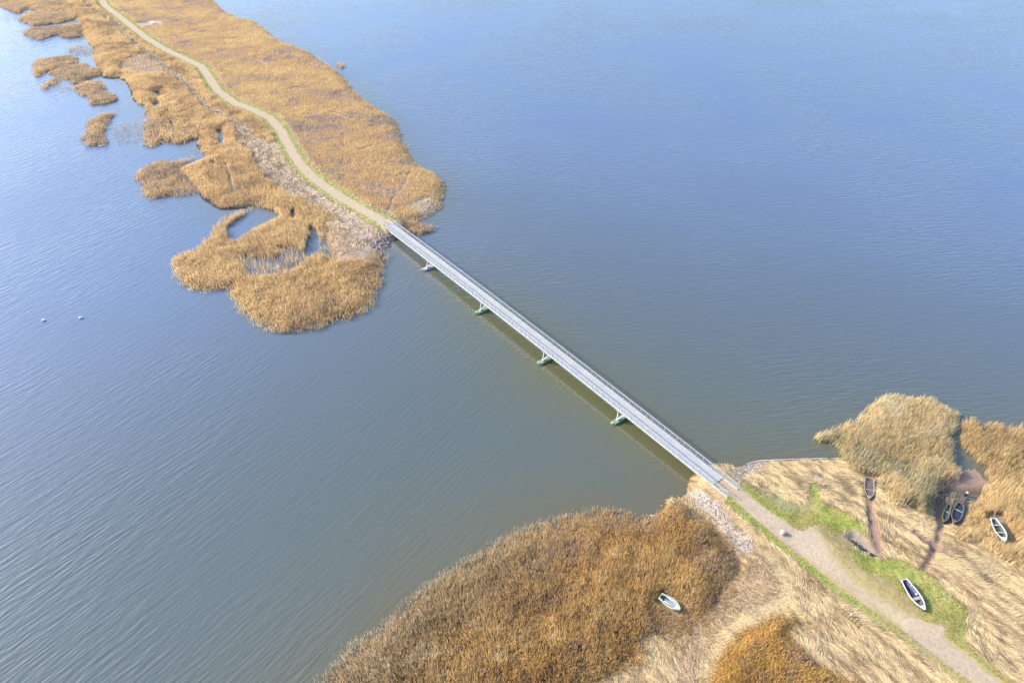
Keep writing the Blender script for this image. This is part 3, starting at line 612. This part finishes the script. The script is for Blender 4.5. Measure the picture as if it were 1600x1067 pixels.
turf(np.array([[10, 30], [96, 30], [60, 60], [32, 74], [26, 68]]), 60, "narrow green verge along the left edge of the near path", h_near, gc, mask=lambda P: lvm(P) * (((P - BB) @ bn) < 1.5) * (((P - BB) @ bdir) > 3), seed=2)
def fv(P): d = pz_far(P)[0]; return (1 - sstep(d, 2.3, 3.6)) * (d > 1.45)
fvp = np.vstack([offs(fpath, 4.5), offs(fpath, -4.5)[::-1]])
turf(fvp, 9, "green verges lining the winding far path", h_far, (GRASS, GRASSY, GRASSY, GRASSY * 1.1), mask=fv, seed=3, wid=.14, h=.3)

# ------------------------------------------------------------------ pebbles
def pebbles(name, poly, dens, label, smin=.05, smax=.16, hf=h_near, cols=None, mask=None):
    P = scatter(poly, dens, .4); m = sstep(sdist(poly, warp(P, .5, 1.5)), -.3, .3)
    if mask is not None: m = m * mask(P)
    P = P[rng.random(len(P)) < m]; n = len(P)
    ico = np.array([(0, 0, 1), (.89, 0, .45), (.28, .85, .45), (-.72, .53, .45), (-.72, -.53, .45), (.28, -.85, .45), (.72, .53, -.45), (-.28, .85, -.45), (-.89, 0, -.45), (-.28, -.85, -.45), (.72, -.53, -.45)])
    F = np.array([(0, 1, 2), (0, 2, 3), (0, 3, 4), (0, 4, 5), (0, 5, 1), (1, 6, 2), (2, 6, 7), (2, 7, 3), (3, 7, 8), (3, 8, 4), (4, 8, 9), (4, 9, 5), (5, 9, 10), (5, 10, 1), (1, 10, 6)])
    s = rng.uniform(smin, smax, n)[:, None, None] * rng.uniform(.7, 1.3, (n, 1, 3)) * np.array([1, 1, .6]); V = ico[None] * s * rng.uniform(.85, 1.15, (n, 11, 1))
    V = V + np.column_stack([P, hf(P) + smin * .4])[:, None, :]; k = np.arange(n)[:, None, None] * 11
    c = ramp(rng.random(n), cols or (np.array([.26, .21, .18]), np.array([.42, .35, .31]), np.array([.52, .42, .36]), np.array([.66, .59, .52])))
    o = raw_mesh(name, V.reshape(-1, 3), (k + F[None]).ravel(), np.arange(n * 15) * 3, TURF, np.repeat(c, 11, 0)); return tag(o, label, "pebbles", None, "stuff")
pebbles("pebble_beach", pebb[0], 20, "pebble bank running between the near reeds and the straw")
pebbles("pebble_beach", pebb[1], 30, "grey pink pebble beach right of the near bridge end")
pebbles("pebble_beach", pebb[2], 14, "small pebble patch at the top of the green turf")
ft = np.vstack([at(590,372,1)[:2], at(612,366,1)[:2], at(634,380,.3)[:2], at(618,398,.3)[:2], at(596,400,.3)[:2], at(575,385,.5)[:2]])
pebbles("rubble_bank", ft, 5, "rubble and broken stone under the far bridge end", .12, .38, h_far, cols=(np.array([.22, .16, .14]), np.array([.42, .32, .28]), np.array([.55, .44, .40])), mask=lambda P: h_far(P) > -.05)
sp = tall([(640,318),(660,305),(688,310),(690,325),(668,341),(645,345)], .5)
pebbles("rubble_bank", sp, 1.6, "bare stony tip of the spit above the bridge", .1, .28, h_far, cols=(np.array([.34, .26, .21]), np.array([.5, .40, .32]), np.array([.6, .50, .40])), mask=lambda P: h_far(P) > -.02)
def shore_line(name, pts, w, label, matl, z=.03):
    ln = smooth_line(line(pts)); n = len(ln); wv = w * .5 * (.3 + 1.2 * fbm(ln, 1.2, 400)); a, b = offs(ln, wv[:, None] / 2), offs(ln, -wv[:, None] / 2)
    V = np.vstack([np.column_stack([a, np.full(n, z)]), np.column_stack([ln, np.full(n, z + .06)]), np.column_stack([b, np.full(n, z)])])
    q = np.array([[k * n + i, k * n + i + 1, (k + 1) * n + i + 1, (k + 1) * n + i] for k in (0, 1) for i in range(n - 1)])[:, ::-1]
    return tag(raw_mesh(name, V, q.ravel(), np.arange(len(q)) * 4, matl), label, "foam", None, "stuff")
FOAM = simple("foam", (.74, .68, .64), .85, c2=(.42, .35, .30), scale=2.5, amt=.7)
shore_line("foam_line", [(1166,725),(1182,720),(1205,718.5),(1250,717),(1293,716)], .34, "white foam line along the water edge of the pebble beach", FOAM)
shore_line("foam_line", [(1299,716),(1318,715.5)], .3, "short foam line ending at the rounded reed bed", FOAM)
shore_line("foam_line", [(494,88),(508,97),(522,108),(530,118),(540,129),(550,139)], .32, "pale foam edge on the far right shore", FOAM)

PEAT = simple("peat", (.05, .035, .03), .9, c2=(.025, .018, .015), scale=3)
for pts, lb in (([(281,262),(284,272),(292,277),(299,285),(303,294),(312,299),(320,312),(332,317),(339,324),(352,327),(372,326),(384,324)], "dark cut peat edge along the rounded marsh lobe"),
                ([(161,121),(175,123),(188,121),(197,126),(205,138),(209,155),(217,161),(228,163)], "dark cut peat edge around the narrow bay"), ([(308,227),(316,234),(324,238)], "short dark peat edge at the bay head")):
    o = shore_line("peat_bank", pts, 2.6, lb, PEAT, .12); o["kind"] = "structure"; del o["category"]
# ------------------------------------------------------------------ the bridge
WHITE = simple("galvanised_steel", (.55, .55, .535), .55, .1, c2=(.42, .42, .41), scale=1.5)
DECK = simple("pale_deck", (.54, .50, .45), .75, c2=(.36, .35, .33), scale=.55, bump=.004, amt=.8, stretch=(1, 1, 1))
CONC = simple("pale_concrete", (.56, .56, .54), .85, c2=(.40, .40, .38), scale=1.2, bump=.01)
ALGAE = simple("algae_concrete", (.16, .30, .10), .8, c2=(.34, .42, .30), scale=1.6, bump=.02, amt=.5)
DARKS = simple("dark_steel", (.10, .10, .10), .6)
def make_bridge():
    root = empty("footbridge", (BA[0], BA[1], 0))
    tag(root, "long straight pale footbridge on four green footed piers across the water", "footbridge")
    inv = Matrix.Translation((-BA[0], -BA[1], 0))
    def P(s, o, z=0): return inv @ bp3(s, o, z)
    N = 100; ss = [BLEN * i / N for i in range(N + 1)]
    def strip(name, o0, o1, z0, z1, mat, s0=0, s1=BLEN, n=N, parent=root):
        m = MB(); vs = []
        for i in range(n + 1):
            s = s0 + (s1 - s0) * i / n; vs += [P(s, o0, z0), P(s, o1, z0), P(s, o1, z1), P(s, o0, z1)]
        fs = [(0, 1, 2, 3), tuple(4 * n + k for k in (3, 2, 1, 0))]
        for i in range(n):
            a = i * 4
            for k in range(4): fs.append((a + k, a + 4 + k, a + 4 + (k + 1) % 4, a + (k + 1) % 4))
        return m.add(vs, fs).build(name, mat, parent)
    d = strip("deck", .12, BW - .12, -.10, 0, DECK)
    # cross planks joints as thin battens
    m = MB()
    for i in range(1, int(BLEN / 1.02)):
        a, b = P(i * 1.02, .125, .004), P(i * 1.02, BW - .125, .004); m.bar(a, b, .03, .006)
    m.build("deck_joint", CONC, d)
    strip("edge_beam", -.02, .117, -.38, .06, WHITE); strip("edge_beam", BW - .117, BW + .02, -.38, .06, WHITE)
    strip("girder", .45, .62, -.75, -.103, DARKS); strip("girder", BW - .62, BW - .45, -.75, -.103, DARKS)
    m = MB()
    for i in range(0, 53): m.bar(P(BLEN * i / 52, .12, -.25), P(BLEN * i / 52, BW - .12, -.25), .08, .1)
    m.build("cross_beam", DARKS, root)
    strip("expansion_strip", .12, BW - .12, .0, .03, WHITE, BLEN - .12, BLEN - .0, 1)
    strip("expansion_strip", .12, BW - .12, .0, .03, WHITE, 0.0, .14, 1)
    for side in (0, 1):
        o = .05 if side == 0 else BW - .05; lean = -.10 if side == 0 else .10
        rl = strip("railing", o + lean - .05, o + lean + .05, 1.10, 1.17, WHITE)
        rest = MB()
        for i in range(75):
            s = BLEN * i / 74; t = rest if i < 25 else MB()
            t.bar(P(s, o, -.2), P(s, o + lean, 1.12), .05, .07)
            if i >= 25: t.build("post", WHITE, rl)
        q = rest.build("post", WHITE, rl); q["kind"] = "stuff"
        for k, zz in enumerate((.18, .34, .50, .66, .82, .98)):
            m = MB()
            ll = lean * zz / 1.15
            for i in range(N): m.bar(P(ss[i], o + ll, zz), P(ss[i + 1], o + ll, zz), .018, .018)
            m.build("wire", WHITE, rl)
    # piers
    for k in range(1, 5):
        s = BLEN * k / 5 + (-.35, .1, .25, .1)[k - 1]
        pr = MB(); zb = -.6; zt = .42
        def Q(o, a, z):
            p = BA + bdir * (s + a) + bn * o - BA; return Vector((p[0], p[1], z))
        outline = [(-2.15, 0), (-1.75, .5), (2.6, .5), (3.0, 0), (2.6, -.5), (-1.75, -.5)]
        vs = [Q(o, a, zb) for o, a in outline] + [Q(o, a, zt) for o, a in outline]
        pr.add(vs, [tuple(range(6)), tuple(reversed(range(6, 12)))] + [(i, i + 6, (i + 1) % 6 + 6, (i + 1) % 6) for i in range(6)])
        cap = pr.build("pier", ALGAE if k > 1 else CONC, root, bevel=.04)
        cap["label"] = "green algae covered pier footing" if k > 1 else "grey footing of the farthest pier"
        for o0, a0, o1, a1 in ((-.75, 0, .25, -.75), (-.75, 0, .25, .75), (2.1, 0, BW - .3, -.7), (2.1, 0, BW - .3, .7)):
            b = Q(o0, a0, zt); t = Q(o1, a1, bz(s) - .4); MB().tube([b, t], .13, 8).build("strut", WHITE, cap)
        MB().box(Q(-1.85, 0, zt + .06), (.35, .35, .12)).build("bollard_cap", WHITE, cap)
        m = MB(); m.bar(Q(-.1, -.8, bz(s) - .5), Q(BW + .1, -.8, bz(s) - .5), .16, .22); m.bar(Q(-.1, .8, bz(s) - .5), Q(BW + .1, .8, bz(s) - .5), .16, .22); m.build("head_beam", WHITE, cap)
    # wing walls with rails at both ends
    for end, sgn, wl in ((BLEN, 1, 2.9), (0, -1, 3.0)):
        for side in (0, 1):
            o = -.02 if side == 0 else BW + .02
            def W(t, z, oo=0):
                p = BA + bdir * (end + sgn * t) + bn * (o + oo) - BA; return Vector((p[0], p[1], bz(end) + z))
            w = MB().bar(W(.02, -.55), W(wl, -.62), .24, 1.3).build("wing_wall", CONC, root, bevel=.02)
            r = MB().tube([W(-.1, 1.12), W(wl - .1, 1.08), W(wl - .02, .5), W(wl - .02, .05)], .035, 8)
            for zz in (.35, .6, .85): r.bar(W(0, zz), W(wl - .05, zz), .02)
            r.build("wing_rail", WHITE, w)
            for t in (.1, 1.4): MB().bar(W(t, 0), W(t, 1.1), .06).build("post", WHITE, w)
    def E(s, o, z): p = BA + bdir * s + bn * o - BA; return Vector((p[0], p[1], z))
    MB().box(E(BLEN + .1, BW / 2, .5), (2.0, BW + .5, 2.0), Matrix.Rotation(math.atan2(bdir[1], bdir[0]), 3, 'Z')).build("abutment", CONC, root, bevel=.03)
    MB().box(E(-.15, BW / 2, .45), (1.8, BW + .4, 1.9), Matrix.Rotation(math.atan2(bdir[1], bdir[0]), 3, 'Z')).build("abutment", CONC, root, bevel=.03)
    a = MB(); a.add([E(BLEN - 1.2, -.1, 1.15), E(BLEN + 1.2, -.1, 1.25), E(BLEN + 1.5, -1.0, .85), E(BLEN - .2, -1.9, .3), E(BLEN - 1.4, -1.2, .45),
                     E(BLEN - 1.2, -.1, 0), E(BLEN + 1.2, -.1, 0), E(BLEN + 1.5, -1.0, 0), E(BLEN - .2, -1.9, 0), E(BLEN - 1.4, -1.2, 0)],
                    [(4, 3, 2, 1, 0), (5, 6, 7, 8, 9)] + [(i, (i + 1) % 5, (i + 1) % 5 + 5, i + 5) for i in range(5)])
    a.build("concrete_apron", CONC, root)
make_bridge()

# ------------------------------------------------------------------ boats
def gz(x, y, z0, near=True):
    p = at(x, y, z0)[:2][None]; return float((h_near if near else h_far)(p)[0])
def boat(name, stern, bow, beam, z, label, hullm, inm, gunm, depth=.5, deck=False, thwarts=(), fill=None, fillm=None, tilt=0, stern_w=.55, group=None, oars=False):
    A, B = Vector(at(*stern, z + depth)), Vector(at(*bow, z + depth)); L = (B - A).length; c = (A + B) / 2
    root = empty(name, (c.x, c.y, z), math.atan2(B.y - A.y, B.x - A.x)); root.rotation_euler[0] = tilt
    tag(root, label, "boat", group)
    n = 22
    def hw(t):    # half width along 0 stern .. 1 bow
        return beam / 2 * ((stern_w + (1 - stern_w) * math.sin(min(t / .55, 1) * math.pi / 2)) if t < .55 else max(.0, math.cos((t - .55) / .45 * math.pi / 2)) ** .8)
    def sheer(t): return depth * (1 + .22 * max(0, t - .4) ** 1.5 / .46 + .03 * (1 - t))
    ringo, ringi = [], []
    for i in range(n + 1):
        t = i / n; x = -L / 2 + L * t; w = max(hw(t), .02); h = sheer(t); wi = max(w - .05, .005)
        ro, ri = [], []
        for k in range(9):
            a = -1 + 2 * k / 8; s = math.copysign(abs(a) ** .85, a); zz = h * abs(a) ** 2.6
            rise = .25 * depth * max(0, (t - .75) / .25) ** 2
            ro.append((x + .0, w * s, max(zz, rise * (1 - abs(a)) + zz))); ri.append((x if 0 < i < n else x + (.04 if i == 0 else -.12), wi * s, min(h - .01, .06 + zz * .95 + rise * (1 - abs(a)))))
        ringo.append(ro); ringi.append(ri)
    def skin(rings, flip):
        m = MB(); vs = [v for r in rings for v in r]; fs = []
        for i in range(n):
            for k in range(8):
                a = i * 9 + k; f = (a, a + 1, a + 10, a + 9); fs.append(f if flip else f[::-1])
        fs.append(tuple(range(9)) if not flip else tuple(reversed(range(9)))); return m.add(vs, fs)
    skin(ringo, False).build("hull", hullm, root, smooth=True); skin(ringi, True).build("inner_hull", inm, root, smooth=True)
    g = MB(); gw = .09 if not deck else .2
    for sgn in (-1, 1):
        vs = []
        for i in range(n + 1):
            t = i / n; x = -L / 2 + L * t; w = max(hw(t), .02); h = sheer(t)
            vs += [(x, sgn * (w + .035), h - .05), (x, sgn * (w + .035), h + .035), (x, sgn * max(w - gw, 0), h + .035), (x, sgn * max(w - gw, 0), h - .05)]
        fs = []
        for i in range(n):
            for k in range(4): a = i * 4 + k; b = i * 4 + (k + 1) % 4; fs.append((a, b, b + 4, a + 4))
        fs += [(0, 1, 2, 3), tuple(4 * n + k for k in (3, 2, 1, 0))]; g.add(vs, fs)
    g.build("gunwale", gunm, root)
    MB().box((-L / 2 + .04, 0, depth * .62), (.07, beam * stern_w * .97, depth * .8)).build("transom", gunm, root)
    for (t, th) in thwarts:
        MB().box((-L / 2 + L * t, 0, depth * .78), (th, 2 * hw(t) - .1, .05)).build("seat", THW, root)
    # bow deck
    t0 = .86 if not deck else .74
    pts = [(t0, 1), (.93, 1), (1, 0), (.93, -1), (t0, -1)]; m = MB()
    vs = [(-L / 2 + L * t, s * max(hw(t) - .01, 0), sheer(t) + .045) for t, s in pts] + [(-L / 2 + L * t, s * max(hw(t) - .01, 0), sheer(t) - .02) for t, s in pts]
    m.add(vs, [(4, 3, 2, 1, 0), (5, 6, 7, 8, 9)] + [(i, (i + 1) % 5, (i + 1) % 5 + 5, i + 5) for i in range(5)]).build("bow_deck", gunm, root)
    if fill is not None:
        m = MB(); vs = []
        for i in range(2, 20):
            t = i / n; w = hw(t) - .08; x = -L / 2 + L * t; vs += [(x, -w, fill), (x, w, fill)]
        m.add(vs, [(2 * i, 2 * i + 2, 2 * i + 3, 2 * i + 1) for i in range(17)]).build("bilge_water", fillm, root)
    return root, L, hw, sheer
THW = simple("pale_wood", (.60, .52, .46), .7, c2=(.42, .34, .28), scale=8)
NAVY = simple("navy_paint", (.035, .035, .10), .55, c2=(.05, .04, .07), scale=4)
WPAINT = simple("white_paint", (.80, .79, .80), .4, c2=(.66, .64, .64), scale=5)
CREAM = simple("cream_paint", (.60, .58, .40), .5, c2=(.44, .43, .28), scale=4)
GREY = simple("grey_paint", (.36, .39, .38), .5, c2=(.26, .29, .29), scale=4)
DGREEN = simple("dark_green_inside", (.10, .12, .08), .7, c2=(.05, .055, .04), scale=5)
WORN = simple("weathered_wood", (.38, .32, .25), .85, c2=(.20, .16, .12), scale=7)
RIM = simple("rotten_rim", (.20, .17, .12), .9, c2=(.10, .085, .06), scale=7)
BLACK = simple("black_rubber", (.02, .02, .02), .6)
MUDF = simple("mud_fill", (.22, .14, .11), .6, c2=(.13, .085, .07), scale=3)
BILGE = simple("bilge_water_surface", (.03, .035, .06), .08, c2=(.05, .05, .07), scale=2)
z1 = gz(1428, 930, 1.0)
r_, L_, hw_, sh_ = boat("rowing_boat", (1412.5,904.5), (1445.5,953), 1.55, z1 + .02, "navy rowing boat with white gunwale lying on the grass beside the path", NAVY, NAVY, WPAINT, .5, thwarts=((.60, .16), (.645, .12)), tilt=R(3))
MB().tube([(-.1, .38, .42), (.12, .36, .44)], [.10, .12], 10).build("fender", WPAINT, r_, smooth=True)
MB().tube([(-1.35, .42, .40), (-1.22, .42, .41)], [.06, .06], 8).build("cleat", WPAINT, r_, smooth=True)
z2 = max(gz(1046, 942, .6), .0)
r_, L_, hw_, sh_ = boat("motor_boat", (1031.5,930), (1063,952), 1.5, z2 + .15, "small cream motor boat with grey cockpit stranded in the orange reeds", CREAM, GREY, CREAM, .62, deck=True, stern_w=.62)
m = MB(); m.box((-.05, 0, .60), (1.5, .78, .06)); m.build("cockpit_floor", GREY, r_, bevel=.02)
MB().tube([(-.75, .40, .70), (.45, .40, .72), (.72, .2, .74), (.78, 0, .74), (.72, -.2, .74), (.45, -.40, .72), (-.75, -.40, .70)], .035, 8).build("coaming", WPAINT, r_, smooth=True)
MB().box((-1.0, .14, .72), (.42, .17, .14)).build("engine", BLACK, r_, bevel=.03)
MB().box((-.55, .12, .70), (.26, .13, .10)).build("battery_box", BLACK, r_, bevel=.02)
MB().box((-.95, -.30, .70), (.18, .18, .10)).build("battery_box", BLACK, r_, bevel=.02)
boat("rowing_boat", (1552,809), (1571.5,845), 1.5, max(gz(1560, 828, .5), 0) + .25, "white rimmed rowing boat with dark green inside sunk among right hand reeds", WPAINT, DGREEN, WPAINT, .5, thwarts=((.3, .18), (.62, .18)), fill=.16, fillm=DGREEN, tilt=R(4), stern_w=.5)
boat("rowing_boat", (1502,786), (1490,817), 1.45, .05, "dark waterlogged rowing boat with worn wooden rim at the channel head", RIM, NAVY, RIM, .42, thwarts=((.35, .12),), fill=.28, fillm=BILGE, stern_w=.6)
boat("rowing_boat", (1484,788), (1474,816), .95, .0, "narrow dark green skiff half hidden left of the waterlogged boat", DGREEN, DGREEN, RIM, .36, thwarts=((.4, .1),), fill=.2, fillm=DGREEN, stern_w=.5)
boat("rowing_boat", (1359,747), (1358.5,779), 1.55, gz(1358, 762, .4) - .22, "rotting boat frame filled with mud at the edge of the straw", WORN, MUDF, WORN, .36, thwarts=((.55, .1),), fill=.24, fillm=MUDF, stern_w=.85)

# ------------------------------------------------------------------ small things
def rock(name, c, size, mat, label, cat, rz=.3, group=None, seed=0, flat=.6):
    import bmesh
    bm = bmesh.new(); bmesh.ops.create_icosphere(bm, subdivisions=3, radius=.5); r = random.Random(seed)
    for v in bm.verts:
        p = v.co.copy(); q = Vector([max(-.40, min(.40, t)) for t in p]); v.co = p.lerp(q, flat) + Vector((r.uniform(-1, 1), r.uniform(-1, 1), r.uniform(-1, 1))) * .014
        v.co = Vector((v.co.x * size[0], v.co.y * size[1], v.co.z * size[2]))
    me = bpy.data.meshes.new(name); bm.to_mesh(me); bm.free(); me.materials.append(mat); me.polygons.foreach_set("use_smooth", [True] * len(me.polygons))
    o = bpy.data.objects.new(name, me); COL.objects.link(o); o.location = (c[0], c[1], c[2] + size[2] * .36); o.rotation_euler = (0, 0, rz); tag(o, label, cat, group); return o
PALEST = simple("pale_boulder", (.66, .58, .50), .85, c2=(.50, .42, .36), scale=3, bump=.03)
p = at(1222, 834, 1.2); p[2] = gz(1222, 834, 1.2); rock("boulder", p, (.95, .85, .8), PALEST, "pale squared boulder standing on the near path", "boulder", .5, flat=.9)
DITCH_SHADE = simple("ditch_shade", (.06, .045, .05), .9, c2=(.03, .025, .03), scale=5, bump=.05)  # dark lumps added in place of the shade on the ditch wall
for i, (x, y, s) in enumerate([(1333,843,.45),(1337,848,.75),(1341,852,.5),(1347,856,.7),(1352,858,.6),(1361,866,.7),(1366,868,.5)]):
    p = at(x, y, .9); p[2] = gz(x, y, .9) + .02; labs = ["smallest painted shade lump at the top of the ditch", "largest painted shade lump, second from the ditch top", "third painted shade lump down the ditch edge", "middle painted shade lump of the ditch edge", "flat painted shade lump just below the middle one", "painted shade lump next to last down the ditch", "last painted shade lump at the ditch bottom"]
    rock("shade_lump", p, (s, s * .7, s * .6), DITCH_SHADE, labs[i], "shade lump", i * .9, "dark lumps added as shade along the ditch", i, .2)
def branch(name, pts, r, mat, label, cat="branch"):
    root = None; m = MB()
    for q in pts: m.tube([Vector(v) for v in q], [r, r * .8] + [r * .6] * (len(q) - 2) if len(q) > 1 else r, 7)
    return tag(m.build(name, mat, smooth=True), label, cat)
DRIFT = simple("driftwood", (.66, .60, .56), .8, c2=(.46, .40, .36), scale=5)
branch("driftwood", [[at(1016,804,.4), at(1022,806,.5), at(1029,807,.4)], [at(1018,806,.4), at(1019,811,.3)], [at(1020,806,.5), at(1026,804,.6)]], .055, DRIFT, "forked pale driftwood on the reed edge near the bridge", "driftwood")
branch("driftwood", [[at(1496,742,.15), at(1500,740,.3), at(1503,738,.2)]], .09, DRIFT, "short white driftwood stick at the channel bend", "driftwood")
branch("fallen_pole", [[at(1558,792,1.6), at(1553,808,.8)]], .05, DRIFT, "thin pale pole leaning in the reeds above the green boat", "pole")
# mooring post with white cap
t = empty("mooring_post", tuple(at(1508, 774, .1))); tag(t, "short dark mooring post with white cap beside the mud", "post")
MB().tube([(0, 0, -.3), (0, 0, .75)], .14, 10).build("post_shaft", BLACK, t, smooth=True); MB().tube([(0, 0, .75), (0, 0, .86)], .19, 10).build("cap", WPAINT, t)
t = empty("plank_jetty", tuple(at(1503, 782, .15))); t.rotation_euler[2] = math.atan2(*(at(1508,775)[:2] - at(1502,785)[:2])[::-1]); tag(t, "tiny dark plank jetty leading to the waterlogged boat", "jetty")
for k in range(3): MB().box((0, -.24 + .24 * k, .18), (2.0, .2, .05)).build("plank", MUDF, t)
for x in (-.8, .8): MB().tube([(x, 0, -.3), (x, 0, .15)], .06, 8).build("leg", BLACK, t)
# wooden ladder-like frame in the straw
A, B = at(1309, 953, .9), at(1341, 979, .9); zz = max(gz(1325, 966, .9), .5) + .28
YW = simple("yellow_timber", (.50, .36, .12), .8, c2=(.30, .21, .09), scale=6)
t = empty("timber_frame", ((A[0] + B[0]) / 2, (A[1] + B[1]) / 2, zz), math.atan2(B[1] - A[1], B[0] - A[0])); LL = float(np.linalg.norm(B - A)); tag(t, "old ladder like timber frame lying in the straw left of the path", "timber frame")
for s in (-.32, .32): MB().box((0, s, 0), (LL, .10, .12)).build("rail", YW, t)
for k in range(7): MB().box((-LL / 2 + .2 + k * (LL - .4) / 6, 0, .075), (.12, .8, .04)).build("rung", YW, t)
MB().box((.0, .45, .25), (.10, .12, .7)).build("stake", WPAINT, t)
# picnic place on the spit
PW = simple("pale_grey_timber", (.66, .62, .60), .7, c2=(.46, .42, .41), scale=5); DW = simple("dark_timber", (.10, .075, .07), .8)
def bench(x, y, label):
    z = gz(x, y, 1.1, False); p = at(x, y, z); t = empty("bench", tuple(p), R(8)); tag(t, label, "bench", "benches at the picnic place")
    for k in range(3): MB().box((0, -.2 + .2 * k, .47), (2.6, .17, .06)).build("seat_plank", PW, t)
    for x_ in (-1, 1): MB().box((x_, 0, .22), (.14, .5, .44)).build("leg", DW, t)
    MB().box((0, -.28, .36), (2.5, .05, .12)).build("apron", DW, t)
bench(225.5, 35.5, "pale bench farther from the camera, left of the picnic table"); bench(231.5, 41.5, "pale bench nearer the camera, in front of the picnic table")
z = gz(239, 38, 1.1, False); t = empty("picnic_table", tuple(at(239, 38, z)), R(-38)); tag(t, "white topped picnic table beside the far path", "picnic table")
for k in range(4): MB().box((0, -.36 + .24 * k, .78), (2.8, .21, .06)).build("top_plank", WPAINT, t)
for s in (-1, 1):
    MB().box((0, s * .95, .46), (2.8, .32, .06)).build("seat", WPAINT, t)
    for x_ in (-1, 1): MB().bar((x_, s * .2, .74), (x_, s * .85, 0), .10).build("leg", DW, t)
# swans
SW = simple("white_feathers", (.85, .85, .84), .7, c2=(.78, .78, .78)); BEAK = simple("orange_beak", (.6, .2, .04), .5)
def swan(x, y, rz, label):
    t = empty("swan", tuple(at(x, y, 0)), rz); tag(t, label, "swan", "white swans on the water"); t.scale = (.8, .8, .8)
    body = [(-.62, 0, .24), (-.5, 0, .22), (-.25, 0, .18), (.05, 0, .17), (.3, 0, .17), (.42, 0, .24), (.46, 0, .36), (.42, 0, .50), (.36, 0, .64), (.40, 0, .76), (.50, 0, .79), (.60, 0, .76), (.66, 0, .73)]
    MB().tube(body, [.02, .12, .22, .26, .20, .11, .06, .045, .042, .05, .065, .045, .025], 12).build("body", SW, t, smooth=True)
    MB().tube([(.64, 0, .74), (.76, 0, .69)], [.03, .012], 8).build("beak", BEAK, t, smooth=True)
    for s in (-1, 1): MB().tube([(-.6, s * .05, .34), (-.35, s * .17, .33), (0, s * .22, .31), (.22, s * .16, .28)], [.02, .10, .13, .03], 8).build("wing", SW, t, smooth=True)
swan(157, 229, R(170), "swan swimming at the foot of the crescent reed islet")
swan(68, 501, R(185), "left one of two swans on open water far from the reeds")
swan(127, 497, R(30), "right one of two swans on open water far from the reeds")
